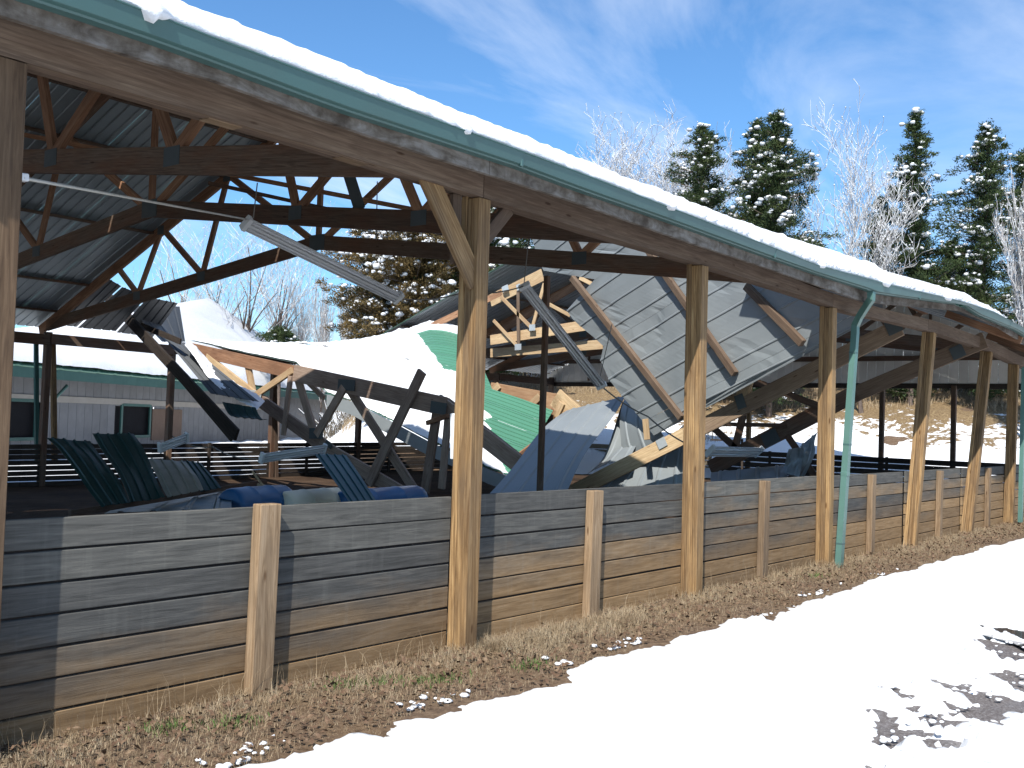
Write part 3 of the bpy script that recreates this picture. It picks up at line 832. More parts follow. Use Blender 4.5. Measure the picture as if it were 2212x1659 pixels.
for x in xs:
    zt = zg(sk, x); gz = zg(g_top, x); gyv = yg(g_top, x)
    nn = .030*fbm(x, 0, 0, 2.1)+.02*fbm(x, 3, 0, 8)
    drip = max(0, fbm(x, 9, 2, 1.6, 2)-.2)*.05
    for bx_, bw_, bh_ in BULGE: drip += bh_*math.exp(-((x-bx_)/bw_)**2)
    ring = []
    th = max(.0, zt-gz)
    y0 = gyv+.055+nn-.04*min(1, drip*8)
    ring.append((x, y0+.06, gz-.02))
    ring.append((x, y0-.02-.03*min(1, drip*10), gz+.01-drip*.35))
    ring.append((x, y0-.035-.05*min(1, drip*8), gz+.02-drip*.12))
    for (dy, f) in ((.0, .30), (.05, .62), (.13, .86), (.24, 1.0)):
        ring.append((x, y0+dy, gz+th*f+(.012+.02*max(0, min(1, (x-8)/5)))*fbm(x, dy*9, 5, 6)))
    for dy in (.6, 1.2, 2.5, 4.5, 7.5, RIDGE-5.1-.3):
        y = y0+.24+dy
        if x > 13.3: y = y0+.24+dy*.06
        zz = gz+th+(y-y0-.24)*(SLOPE*.965)-.01
        ring.append((x+0, y, zz+.02*fbm(x, y, 1, 1.3)))
    yb = ring[-1][1]
    ring.append((x, yb, ring[-1][2]-.14)); 
    rows.append(ring)
n = len(rows[0])
V = [p for r in rows for p in r]
Fc = [(i*n+k, (i+1)*n+k, (i+1)*n+k+1, i*n+k+1) for i in range(len(rows)-1) for k in range(n-1)]
o = obj('roof_snow', mesh_from('roof_snow', V, Fc, M_snow, True))
tag(o, 'thick bank of fresh snow resting on the roof edge above the teal gutter', 'snow', kind='stuff')
# broken crumbs of snow where the roof sags
Vc = []; Fcx = []
def ico_pts(c, r, sq=.7, sd=0):
    b0 = len(Vc); t = (1+5**.5)/2
    vv = [(-1, t, 0), (1, t, 0), (-1, -t, 0), (1, -t, 0), (0, -1, t), (0, 1, t), (0, -1, -t), (0, 1, -t), (t, 0, -1), (t, 0, 1), (-t, 0, -1), (-t, 0, 1)]
    for v in vv:
        k = r*(.42+.18*random.random()); Vc.append((c[0]+v[0]*k, c[1]+v[1]*k, c[2]+v[2]*k*sq))
    for f in [(0, 11, 5), (0, 5, 1), (0, 1, 7), (0, 7, 10), (0, 10, 11), (1, 5, 9), (5, 11, 4), (11, 10, 2), (10, 7, 6), (7, 1, 8), (3, 9, 4), (3, 4, 2), (3, 2, 6), (3, 6, 8), (3, 8, 9), (4, 9, 5), (2, 4, 11), (6, 2, 10), (8, 6, 7), (9, 8, 1)]:
        Fcx.append(tuple(b0+i for i in f))
for k in range(420):
    x = random.uniform(9, 17.4); t = random.random()**2
    ico_pts((x, yg(g_top, x)+.06+.35*t, zg(g_top, x)+.0+.05+t*.14), random.uniform(.025, .085))
o = obj('snow_crumbs', mesh_from('snow_crumbs', Vc, Fcx, M_snow, True)); tag(o, 'broken lumps of snow on the sagging stretch of the roof edge', 'snow', kind='stuff')

# ================================================================== PLANK FENCE IN FRONT
fence = empty('plank_fence', (12, D+.2, 0), 'long low kickboard fence of grey weathered planks stained orange towards the ground', 'fence')
PY = D+.205
zj = [1.19, 1.012, .835, .66, .485, .312, .135, -.06]
post_x = [K(-1)] + [at(bx, by, y=D+.02).x for _, bx, by, _, _ in post_px] + [K(7), K(8), K(9)]
for b in range(len(post_x)-1):
    xa, xb = post_x[b]+.0, post_x[b+1]-.0
    xa += (.075 if b else 0); xb -= .078
    for r in range(7):
        z1, z0 = zj[r], zj[r+1]
        sag = random.uniform(-.004, .004)
        rr = random.uniform(-.006, .006)
        board('plank', (xa+.004, PY+random.uniform(-.003, .004), (z0+z1)/2-.0+rr*.4), (xb-.004, PY+random.uniform(-.003, .004), (z0+z1)/2+sag), z1-z0-random.uniform(.009, .019), .038, M_plank, fence, bev=.004)
sp_px = [(573, 1523, 1097, .19), (1287, 1340, 1063, .17), (1655, 1258, 1043, .155), (1887, 1200, 1023, .14), (2034, 1165, 1018, .13), (2138, 1140, 1008, .13)]
for px, by, ty, w in sp_px:
    p = at(px, (by+ty)/2, y=D+.1)
    zt = 1.205 if px < 600 else 1.17
    board('fence_post', (p.x, D+.140, -.2), (p.x+.015, D+.140, zt), .17 if px < 1400 else .15, .085, M_oldpost, fence, up=(1, 0, 0), bev=.006)

# ================================================================== SLATTED FENCES BEHIND
def slat_fence(a, b, label, n, ztop, zbot, mat, nposts, seg=3.66):
    a, b = Vector(a), Vector(b); L = (b-a).length
    c = (a+b)/2
    root = empty('slat_fence', (c.x, c.y, zbot(a)), label, 'fence')
    dirv = (b-a)/L; nrm = Vector((-dirv.y, dirv.x, 0))
    m = max(1, round(L/seg))
    for k in range(m):
        p, q = a+dirv*(L*k/m), a+dirv*(L*(k+1)/m-.01)
        for r in range(n):
            def zz(P): return zbot(P)+(ztop(P)-zbot(P))*(r+.5)/n
            h = (ztop(p)-zbot(p))/n
            board('slat', (p.x, p.y, zz(p)+random.uniform(-.006, .006)), (q.x, q.y, zz(q)+random.uniform(-.006, .006)), h*.87, .035, mat if not callable(mat) else mat(p), root, bev=0)
        pm = (p+q)/2
        board('fence_post', (pm.x-nrm.x*.05, pm.y-nrm.y*.05, zbot(pm)-.1), (pm.x-nrm.x*.05, pm.y-nrm.y*.05, ztop(pm)+.01), .09, .05, mat if not callable(mat) else mat(p), root, up=dirv, bev=0)
    return root
ztopF = lambda p: float(np.interp(p.x, [10, 18, 35], [.74, .80, .95]))
zbotF = lambda p: float(np.interp(p.x, [10, 18, 35], [-.34, -.30, -.12]))
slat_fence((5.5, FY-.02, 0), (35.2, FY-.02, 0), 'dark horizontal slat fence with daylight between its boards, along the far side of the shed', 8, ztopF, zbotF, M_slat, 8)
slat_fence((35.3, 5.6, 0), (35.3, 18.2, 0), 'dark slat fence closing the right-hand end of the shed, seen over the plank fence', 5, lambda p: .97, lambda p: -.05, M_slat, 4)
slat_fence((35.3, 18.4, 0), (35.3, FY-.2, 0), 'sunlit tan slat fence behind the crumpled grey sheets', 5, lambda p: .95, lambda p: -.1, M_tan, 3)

# ================================================================== FALLEN ROOF (middle)
X1, X2, X3 = 18.9, 21.5, K(6)-.15
low_px = [(412, 735), (530, 762), (640, 784), (708, 850), (761, 866), (791, 882), (845, 908), (927, 952), (994, 981), (1057, 1012), (1110, 1030)]
low = [at(a, b, x=X1) for a, b in low_px]
top_px = [(594, 748), (640, 752), (700, 760), (790, 775), (860, 787), (900, 796), (950, 808), (1000, 822), (1063, 840), (1130, 862), (1195, 886)]
mid = [at(a, b, x=X2) for a, b in top_px]
sky_px = [(600, 752), (650, 751), (700, 751), (745, 750), (790, 742), (836, 731), (870, 719), (895, 709), (925, 698), (960, 700), (1010, 716)]
hi = [at(a, b, x=X2+(X3-X2)*min(1, .12+i/8.)) for i, (a, b) in enumerate(sky_px)]
def poly(P, t):
    f = t*(len(P)-1); i = min(int(f), len(P)-2); return P[i].lerp(P[i+1], f-i)
def patchA(s, t): return poly(low, t).lerp(poly(mid, t), s)
def patchB(s, t):
    a, b = poly(mid, t*.8), poly(hi, t); return a.lerp(b, s)
fallen = empty('collapsed_roof', (19, 18, 0), 'collapsed middle of the green metal roof, sagging down to the arena floor', 'roof')
NA = 5
for k in range(NA):
    s0, s1 = k/NA, (k+1)/NA-.004
    ribbed('roof_sheet', (lambda s0, s1: (lambda u, v: patchA(s0+(s1-s0)*u, v)))(s0, s1), 2, 30, [M_grey, M_green], fallen)
    ribbed('roof_sheet', (lambda s0, s1: (lambda u, v: patchB(s0+(s1-s0)*u, v)))(s0, s1), 2, 24, [M_grey, M_green], fallen)
# eave trim hanging along the low edge of the fallen slab
band = []
for i, (p, (a, b)) in enumerate(zip(low, low_px)):
    if a < 690: continue
    band.append([p+Vector((-.03, 0, -.03)), p+Vector((-.03, 0, -.36)), p+Vector((.03, 0, -.36)), p+Vector((.03, 0, -.03))])
sweep('ridge_flashing', band, M_grey, fallen)
for s in (.25, .55, .85):
    P = [patchA(s, t)-Vector((0, 0, .08)) for t in (0, .3, .6, .95)]
    for a, b in zip(P[:-1], P[1:]): board('purlin', a, b, .06, .1, M_red, fallen)

def snow_blanket(name, fn, keep, label, ns=46, nt_=130, th=.2, seed=0.):
    V = []; Fc = []; Hs = {}
    up = Vector((-.15, -.25, 1)).normalized()
    for i in range(ns+1):
        for j in range(nt_+1):
            s, t = i/ns, j/nt_; p = fn(s, t)
            k = keep(s, t)
            h = th*(1-math.exp(-max(0, k)*16))*(1+.25*fbm(s*5, t*14, seed, 1))+(.02*fbm(s*30, t*70, seed, 1) if k > 0 else 0)
            if k <= 0: h = -.05
            V.append(p+up*h)
    n = nt_+1
    for i in range(ns):
        for j in range(nt_):
            s, t = (i+.5)/ns, (j+.5)/nt_
            if keep(s, t) > -.04: Fc.append((i*n+j, (i+1)*n+j, (i+1)*n+j+1, i*n+j+1))
    o = obj(name, mesh_from(name, V, Fc, M_snow, True)); tag(o, label, 'snow', kind='stuff'); return o
def keepA(s, t):
    # everything but the near end, where the green sheet shows
    e = .74+.22*(1-s)**1.4+.05*fbm(s*9, 0, 3, 1)+.02*fbm(s*30, 2, 3, 1)
    k = e-t
    m = min(k*2, t+.02, s*1.2+.012)
    return m
def keepB(s, t):
    e = 0.80+.05*fbm(s*7, 0, 8, 1)-.12*s
    k = min((e-t)*2, t+.02)
    if s > .88: k = max(k, .03)
    return k
snow_blanket('fallen_roof_snow', lambda s, t: patchA(s*1.0, t), keepA, 'smooth deep snow blanket lying on the fallen roof slab behind the broken truss', seed=1.3)
snow_blanket('sagging_roof_snow', lambda s, t: patchB(s, t), keepB, 'sunlit snow sagging across the collapsed ridge below the brown cedar', seed=4.3)
# snow left on the standing end bay's far slope
def endfn(s, t):
    x = X3+(K(9)+.2-X3)*s; y = FY+.5+(RIDGE-FY-.5)*t; return Vector((x, y, roofz(y)+.02))
snow_blanket('end_bay_snow', endfn, lambda s, t: min(s+.02, t+.02, 1.02-t), 'snow on the standing end of the roof to the right of the cedar', 24, 60, .16, 7.7)

# ---- truss D, broken, in the plane of the fifth post
XD = 17.12
def td(a, b, x=XD): return at(a, b, x=x)
tD = empty('broken_truss', td(900, 1080), 'dark broken roof truss with bent top chord standing on the arena floor beneath the snow', 'truss')
board('top_chord', td(405, 752), td(642, 806), .34, .06, M_red, tD)
board('top_chord', td(636, 806), td(962, 878), .42, .09, M_gtruss, tD)
board('top_chord', td(945, 868, XD+.05), td(1200, 1064, XD+.05), .38, .07, M_gtruss, tD)
board('top_chord', td(962, 874, XD+.5), td(1198, 1060, XD+.5), .36, .07, M_gtruss, tD)
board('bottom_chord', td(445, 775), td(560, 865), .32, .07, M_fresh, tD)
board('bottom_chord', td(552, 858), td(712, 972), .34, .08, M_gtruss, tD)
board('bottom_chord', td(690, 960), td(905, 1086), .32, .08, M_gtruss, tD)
for a, b, w, m, dx in [((533, 775), (548, 855), .20, M_fresh, .05), ((632, 800), (546, 858), .17, M_fresh, -.05), ((640, 806), (682, 946), .22, M_gtruss, .05),
                   ((628, 812), (612, 940), .14, M_gtruss, -.06), ((744, 836), (684, 940), .22, M_gtruss, -.05), ((752, 836), (898, 1062), .22, M_gtruss, .06), ((912, 802), (796, 1046), .25, M_gtruss, -.1),
                   ((945, 882), (918, 1064), .24, M_gtruss, .05), ((968, 900), (954, 1056), .17, M_gtruss, -.04), ((922, 914), (968, 898), .10, M_red, -.12), ((640, 800), (700, 860), .12, M_gtruss, .1)]:
    board('web', td(a[0], a[1], XD+dx), td(b[0], b[1], XD+dx), w, .075, m, tD, up=(0, 1, 0))
for a, b in [((676, 936), (690, 936)), ((738, 830), (758, 833)), ((544, 852), (556, 856)), ((938, 878), (956, 884)), ((716, 965), (704, 955))]:
    board('truss_plate', td(a[0]-8, a[1], XD-.08), td(b[0]+8, b[1], XD-.08), .26, .006, M_platedark if a[0] > 600 else M_plate, tD, bev=0)
# its near chord, from the near eave down to the floor
tN = empty('fallen_chord', td(1225, 1062), 'long tan truss chord slanting from the roof edge down behind the third post', 'truss')
board('bottom_chord', td(1228, 1068), td(1490, 936), .30, .06, M_fresh, tN)
board('bottom_chord', td(1480, 941), td(1945, 706), .30, .06, M_mid, tN)
board('truss_plate', td(1590, 871, XD-.05), td(1608, 864, XD-.05), .26, .006, M_platedark, tN, bev=0)
board('truss_plate', td(1420, 962, XD-.05), td(1438, 952, XD-.05), .18, .006, M_plate, tN, bev=0)
board('truss_plate', td(1915, 712, XD-.05), td(1945, 698, XD-.05), .24, .006, M_platedark, tN, bev=0)
board('web', td(1598, 866), td(1628, 778), .21, .04, M_fresh, tN, up=(0, 1, 0))
board('web', td(1607, 866, XD+.15), td(1640, 776, XD+.15), .1, .04, M_fresh, tN, up=(0, 1, 0))
board('web', td(1398, 950), td(1394, 905), .12, .04, M_fresh, tN, up=(0, 1, 0))
board('web', td(1530, 838), td(1598, 864), .12, .04, M_fresh, tN)
# second fallen chord, from the sixth post
XL = 20.7
tM = empty('fallen_chord', td(1540, 1006, XL), 'long dark truss chord slanting down behind the fourth post, lower of the two', 'truss')
board('bottom_chord', td(1534, 1012, XL), td(1852, 848, XL), .34, .06, M_truss, tM)
board('bottom_chord', td(1845, 852, XL), td(2128, 734, XL), .31, .06, M_mid, tM)
for a, b, w, m in [((1606, 893), (1587, 972), .17, M_truss), ((1536, 920), (1590, 968), .15, M_truss), ((1546, 916), (1698, 919), .09, M_truss), ((1700, 940), (1764, 1034), .14, M_truss),
                   ((1626, 822), (1776, 880), .14, M_truss), ((1700, 850), (1778, 882), .1, M_truss)]:
    board('web', td(a[0], a[1], XL-.06), td(b[0], b[1], XL-.06), w, .04, m, tM, up=(0, 0, 1) if abs(a[0]-b[0]) > abs(a[1]-b[1]) else (0, 1, 0))
board('truss_plate', td(1648, 955, XL-.05), td(1680, 938, XL-.05), .3, .006, M_platedark, tM, bev=0)
board('truss_plate', td(2055, 766, XL-.05), td(2082, 754, XL-.05), .24, .006, M_platedark, tM, bev=0)
# truss E top chord, orange, under the far edge of the slab
XE2 = 21.7
tE = empty('broken_truss', td(1240, 900, XE2), 'sunlit orange truss chord with bent peak, above the green sheet right of the tall post', 'truss')
board('top_chord', td(895, 812, XE2), td(1065, 850, XE2), .34, .06, M_orange, tE)
board('top_chord', td(1060, 846, XE2), td(1215, 874, XE2), .50, .08, M_orange, tE)
board('top_chord', td(1200, 858, XE2), td(1256, 910, XE2), .50, .08, M_fresh, tE)
board('top_chord', td(1205, 852, XE2+.25), td(1262, 900, XE2+.25), .3, .06, M_fresh, tE)
for a, b, m in [((1078, 832), (1060, 850), M_fresh), ((1166, 856), (1148, 874), M_fresh), ((1198, 885), (1182, 926), M_red), ((1214, 870), (1200, 900), M_fresh), ((1200, 910), (1186, 920), M_fresh)]:
    board('web', td(a[0], a[1], XE2-.08), td(b[0], b[1], XE2-.08), .2, .06, m, tE, up=(0, 1, 0))
board('purlin', at(1232, 900, x=21.2), at(1122, 984, x=19.4), .14, .05, M_red, tE)
board('truss_plate', td(978, 823, XE2-.08), td(996, 826, XE2-.08), .22, .006, M_plate, tE, bev=0)
# top chord of the standing end truss, lit, and its braces
tF = empty('loose_rafter', (K(6), 19, 5), 'lit orange rafter under the snow edge, right of the tall post', 'rafter')
XF = K(6)-.3
board('top_chord', at(925, 708, x=XF), at(1085, 632, x=XF), .2, .05, M_red, tF)
board('top_chord', at(1060, 650, x=XF), at(1172, 594, x=XF), .38, .05, M_fresh, tF)
for a, b, w, m in [((1082, 641), (1152, 712), .11, M_fresh), ((1176, 612), (1150, 708), .11, M_fresh), ((1066, 692), (1120, 750), .1, M_fresh), ((1119, 628), (1120, 748), .1, M_beam), ((1252, 600), (1304, 626), .11, M_fresh), ((1186, 657), (1232, 682), .1, M_fresh)]:
    board('web', at(a[0], a[1], x=XF-.1), at(b[0], b[1], x=XF-.1), w, .04, m, tF, up=(0, 0, 1) if abs(a[0]-b[0]) > abs(a[1]-b[1]) else (0, 1, 0))
board('bottom_chord', at(1060, 735, x=XF), at(1265, 703, x=XF), .3, .05, M_fresh, tF)
board('bottom_chord', at(1060, 763, x=XF+.3), at(1302, 744, x=XF+.3), .27, .05, M_fresh, tF)
for a, b in [((1143, 708), (1156, 707)), ((1112, 750), (1126, 749)), ((1116, 622), (1124, 618)), ((1085, 626), (1098, 620))]:
    board('truss_plate', at(a[0], a[1], x=XF-.16), at(b[0], b[1], x=XF-.16), .18, .006, M_plate, tF, bev=0)
board('brace', at(1066, 724, x=XF+2), at(1255, 610, x=XF+2), .24, .05, M_red, tF)

# ---- upper left: dark sheet edge and hinged boards hanging from the far eave
hb = empty('hanging_roof_edge', at(505, 945, x=15.2), 'pair of dark boards hanging from the far eave with a torn roof sheet', 'roof')
board('hanging_board', at(226, 634, x=15.9), at(512, 940, x=15.2), .30, .07, M_slat, hb)
board('hanging_board', at(262, 664, x=16.1), at(502, 946, x=15.4), .20, .06, M_slat, hb)
board('hanging_board', at(250, 680, x=16.4), at(390, 738, x=16.1), .16, .05, M_slat, hb)
cA = [at(278, 655, x=16.9), at(372, 655, x=17.6), at(392, 745, x=17.3), at(395, 760, x=16.9)]
def qd(a, b, c, d):
    return lambda u, v: a.lerp(b, u).lerp(d.lerp(c, u), v)
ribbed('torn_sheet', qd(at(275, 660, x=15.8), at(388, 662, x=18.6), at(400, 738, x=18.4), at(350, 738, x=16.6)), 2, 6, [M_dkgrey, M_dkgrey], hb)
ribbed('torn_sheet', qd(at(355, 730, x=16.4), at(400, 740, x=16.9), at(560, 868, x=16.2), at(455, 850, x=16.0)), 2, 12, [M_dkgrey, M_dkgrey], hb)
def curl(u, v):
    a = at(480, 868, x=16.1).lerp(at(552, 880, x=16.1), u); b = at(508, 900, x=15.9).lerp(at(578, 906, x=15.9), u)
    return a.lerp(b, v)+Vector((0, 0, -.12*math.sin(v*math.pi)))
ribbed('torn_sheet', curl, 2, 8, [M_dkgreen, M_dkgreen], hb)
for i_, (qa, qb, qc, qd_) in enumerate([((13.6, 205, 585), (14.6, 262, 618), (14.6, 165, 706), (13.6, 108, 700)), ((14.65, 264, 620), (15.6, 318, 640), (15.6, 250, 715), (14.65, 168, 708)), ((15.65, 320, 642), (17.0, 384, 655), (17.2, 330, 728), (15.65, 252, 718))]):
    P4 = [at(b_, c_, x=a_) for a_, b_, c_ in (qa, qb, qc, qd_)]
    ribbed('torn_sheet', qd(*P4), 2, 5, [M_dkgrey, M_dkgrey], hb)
lowH = [at(a, b, x=16.15) for a, b in ((398, 748), (420, 775), (445, 815), (470, 840), (510, 868), (555, 888))]
upH = [at(a, b, x=16.75) for a, b in ((408, 738), (440, 775), (470, 805), (500, 830), (540, 850), (572, 870))]
snow_blanket('eave_snow', lambda s, t: poly(lowH, t).lerp(poly(upH, t), s), lambda s, t: min(s+.03, 1.03-s, t+.02, 1.02-t), 'strip of snow clinging beside the hanging dark boards', 10, 60, .14, 9.1)

# ================================================================== BIG HANGING GREY ROOF SECTION
hang = empty('hanging_roof_section', (17, 10, 1.5), 'big dented grey underside of a roof section hanging with brown purlins behind the third post', 'roof')
Q1, Q2, Q3 = at(1175, 530, y=13.4), at(1470, 905, y=9.6), at(1790, 700, y=6.4)
NQ = (Q2-Q1).cross(Q3-Q1).normalized()
if NQ.dot(CAM-Q1) < 0: NQ = -NQ
def oq(px, py, off=0): return atp(px, py, Q1+NQ*off, NQ)
bdir = (oq(1470, 902)-oq(1240, 605)).normalized()          # purlin direction
adir = (oq(1500, 700)-oq(1330, 800)).normalized()           # rib direction
O = oq(1300, 750)
poly_px = [(1138, 468), (1172, 584), (1340, 612), (1285, 636), (1220, 666), (1242, 696), (1286, 731), (1305, 748), (1296, 778), (1316, 819), (1372, 890), (1413, 942), (1445, 925), (1470, 905), (1500, 872), (1560, 822), (1640, 778), (1722, 741), (1777, 716), (1905, 690), (1905, 640), (1800, 605), (1600, 545), (1400, 490), (1250, 445)]
_g = adir.dot(bdir)
def skew(v):
    a_, b_ = v.dot(adir), v.dot(bdir); return ((a_-_g*b_)/(1-_g*_g), (b_-_g*a_)/(1-_g*_g))
PQ = [skew(oq(a, b)-O) for a, b in poly_px]
RIB4 = (oq(1470, 902)-oq(1240, 605)).length/2.05
def inpoly(u, v, P=PQ):
    c = False; n = len(P); j = n-1
    for i in range(n):
        if (P[i][1] > v) != (P[j][1] > v) and u < (P[j][0]-P[i][0])*(v-P[i][1])/(P[j][1]-P[i][1])+P[i][0]: c = not c
        j = i
    return c
umin, umax = min(p[0] for p in PQ), max(p[0] for p in PQ)
vmin, vmax = min(p[1] for p in PQ), max(p[1] for p in PQ)
def dent(u, v):
    cr_ = abs(fbm(u*.45+3, v*.6, 1.1, 1, 3)); return -.014*math.exp(-(cr_/.07)**2)+.035*fbm(u*.5, v*.5, 3.1, 1, 2)+.03*math.sin(u*.9+.4)+.03*math.exp(-((u-1.2)**2+(v-.6)**2)/1.6)*math.sin(3*u+2*v)
def span(b):
    xs_ = []; n = len(PQ)
    for i in range(n):
        p, q = PQ[i], PQ[(i+1) % n]
        if (p[1] > b) != (q[1] > b): xs_.append(p[0]+(q[0]-p[0])*(b-p[1])/(q[1]-p[1]))
    return (min(xs_), max(xs_)) if len(xs_) >= 2 else None
v0 = vmin+.01
while v0 < vmax-.02:
    v1 = min(v0+RIB4, vmax-.01)
    def fn(u, v, v0=v0, v1=v1):
        b = v0+(v1-.006-v0)*u
        sp = span(b) or (0, .01)
        a = sp[0]+(sp[1]-sp[0])*v
        return O+adir*a+bdir*b+NQ*dent(a, b)
    ribbed('roof_sheet', fn, 2, 40, [M_grey, M_grey], hang, rib=.016, solid=.004, nribs=max(1, round(4*(v1-v0)/RIB4)), rw=.035)
    v0 = v1
for a, b, w in [((1236, 600), (1472, 903), .12), ((1400, 540), (1588, 808), .12), ((1612, 618), (1734, 742), .13)]:
    board('purlin', oq(*a, off=.09), oq(*b, off=.09), .10, w, M_beam, hang, up=NQ)
0 and board('translucent_strip', oq(1225, 660, off=.03), oq(1300, 760, off=.03), .02, .35, M_tansheet, hang, up=NQ)

# crumpled sheets below it
def bent(c00, c10, c11, c01, bow=0, crinkle=.05, seed=0., twist=0):
    n = (c10-c00).cross(c01-c00).normalized()
    if n.dot(CAM-c00) < 0: n = -n
    def fn(u, v):
        p = c00.lerp(c10, u).lerp(c01.lerp(c11, u), v)
        return p+n*(bow*math.sin(math.pi*v)+twist*(u-.5)*math.sin(2*math.pi*v)+crinkle*.55*fbm(u*1.3+seed, v*1.6, seed, 1, 2))
    return fn
def sheet_thing(name, label, fn, mats, nv=26, nribs=4, cat='metal sheet', keep=None, group=None, rib=.02):
    o = ribbed(name, fn, 2, nv, mats, None, nribs=nribs, solid=.004, keep=keep, rib=rib)
    tag(o, label, cat, group); return o
sheet_thing('fallen_sheet', 'long curved grey metal sheet leaning up from the plank fence to the hanging light fixture',
            bent(at(1050, 1075, x=15.2), at(1225, 1062, x=15.6), at(1352, 856, x=18.6), at(1225, 888, x=18.6), .10, .04, 1.1, .12), [M_grey, M_grey], 30, 4)
sheet_thing('fallen_sheet', 'narrow crumpled grey sheet catching the sun below the hanging roof section',
            bent(at(1268, 1024, x=17.2), at(1362, 985, x=17.4), at(1390, 872, x=18.4), at(1345, 868, x=18.6), -.2, .09, 2.7, .1), [M_grey, M_grey], 24, 3)
sheet_thing('fallen_sheet', 'dark grey sheet hanging straight down left of the third post',
            bent(at(1352, 1000, x=17.8), at(1440, 950, x=17.4), at(1424, 880, x=17.9), at(1352, 856, x=18.4), .15, .06, 5.1), [M_grey, M_grey], 20, 3)
sheet_thing('fallen_sheet', 'grey sheets lying low behind the slanting tan chord, left of the third post',
            bent(at(1275, 1075, x=17.6), at(1478, 1058, x=17.8), at(1490, 905, x=18.3), at(1395, 985, x=18.3), .1, .08, 6.3), [M_grey, M_grey], 20, 5)
sheet_thing('fallen_sheet', 'spiky crumpled grey sheet poking up between the third and fourth posts',
            bent(at(1702, 1034, x=19), at(1735, 1034, x=19.2), at(1765, 934, x=19.6), at(1724, 968, x=19.4), .3, .12, 8.3, .3), [M_grey, M_grey], 16, 2)
sheet_thing('fallen_sheet', 'dull grey crumpled sheet standing behind the plank fence left of the fourth post',
            bent(at(1684, 1020, x=18.6), at(1726, 1030, x=18.7), at(1735, 966, x=18.9), at(1704, 970, x=18.7), -.2, .1, 3.9, .2), [M_grey, M_grey], 12, 2)
sheet_thing('fallen_sheet', 'pale blue-grey metal sheet lying flat behind the fence between the third and fourth posts',
            bent(at(1535, 1044, x=18.2), at(1700, 1030, x=18.6), at(1700, 1010, x=20.5), at(1540, 1026, x=20.2), .12, .05, 7.7), [M_grey, M_grey], 14, 4)
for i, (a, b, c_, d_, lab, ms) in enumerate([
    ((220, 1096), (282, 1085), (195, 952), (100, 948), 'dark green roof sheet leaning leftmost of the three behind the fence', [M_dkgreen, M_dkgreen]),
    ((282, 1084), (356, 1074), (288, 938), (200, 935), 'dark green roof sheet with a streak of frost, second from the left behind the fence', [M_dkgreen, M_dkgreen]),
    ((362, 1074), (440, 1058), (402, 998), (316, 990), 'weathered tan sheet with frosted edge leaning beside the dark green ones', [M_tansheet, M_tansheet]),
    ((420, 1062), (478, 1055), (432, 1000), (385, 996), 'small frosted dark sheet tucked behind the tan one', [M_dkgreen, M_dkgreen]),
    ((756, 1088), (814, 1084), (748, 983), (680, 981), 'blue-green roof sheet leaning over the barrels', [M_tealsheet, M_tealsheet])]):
    yb = (13.0, 13.4, 14.4, 15.4, 13.4)[i]
    fl = lambda p, y: at(p[0], p[1], y=y)
    lean = (1.1, 1.1, .8, .7, 1.3)[i]
    sheet_thing('leaning_sheet', lab, bent(fl(a, yb), fl(b, yb), fl(c_, yb+lean), fl(d_, yb+lean), (.05, .04, .03, .03, .01)[i], (.05, .05, .04, .04, .01)[i], i*1.7, (.05, -.06, .03, 0, 0)[i]), ms, 18, 4, group=None)
# sheet on the floor with frost, and the long board along it
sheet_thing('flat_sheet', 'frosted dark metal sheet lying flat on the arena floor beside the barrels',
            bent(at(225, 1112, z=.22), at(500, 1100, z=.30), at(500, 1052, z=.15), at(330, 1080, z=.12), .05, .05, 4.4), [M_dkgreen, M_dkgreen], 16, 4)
b = board('fallen_board', at(150, 1110, z=.42), at(575, 1040, z=.30), .09, .04, M_truss); tag(b, 'long thin brown board lying slantwise across the frosted sheet', 'board')
vv = []
b = board('fallen_board', at(1270, 1078, x=16.2), at(1225, 1060, x=16.5), .12, .04, M_red); tag(b, 'short reddish offcut on the floor under the slanting chord', 'board')
b = board('fallen_board', at(1085, 1078, x=15.0), at(1215, 1066, x=15.6), .12, .05, M_red); tag(b, 'reddish board lying just behind the fence right of the tall post', 'board')
b = board('fallen_board', at(545, 1018, y=16), at(575, 1058, y=15.4), .04, .03, M_fresh); tag(b, 'thin splintered orange stick propped behind the blue barrel', 'board')
b = board('fallen_board', at(555, 1048, y=15.4), at(625, 1062, y=15.0), .07, .03, M_fresh); tag(b, 'short pale splintered board lying on top of the barrels', 'board')
b = board('hanging_post', at(1182, 596, x=13.75), at(1166, 1064, x=13.9), .085, .085, M_truss, None, up=(0, 1, 0)); tag(b, 'thin dark upright timber hanging in front of the crumpled sheets', 'timber')
b = board('white_board', at(986, 893, y=D+.32), at(986, 992, y=D+.32), .06, .09, M_white, None, up=(1, 0, 0)); tag(b, 'narrow white board fixed on edge beside the tall second post', 'board')
p0 = at(1542, 1000, x=XL)
# pale gate frame beyond
gt = empty('gate_frame', at(1602, 1030, x=30), 'thin dark square gate frame standing in snow beyond the fallen chords', 'gate')
board('gate_rail', at(1535, 950, x=30), at(1604, 952, x=30), .05, .05, M_rust, gt)
board('gate_upright', at(1603, 948, x=30), at(1603, 1034, x=30), .06, .05, M_rust, gt, up=(0, 1, 0))

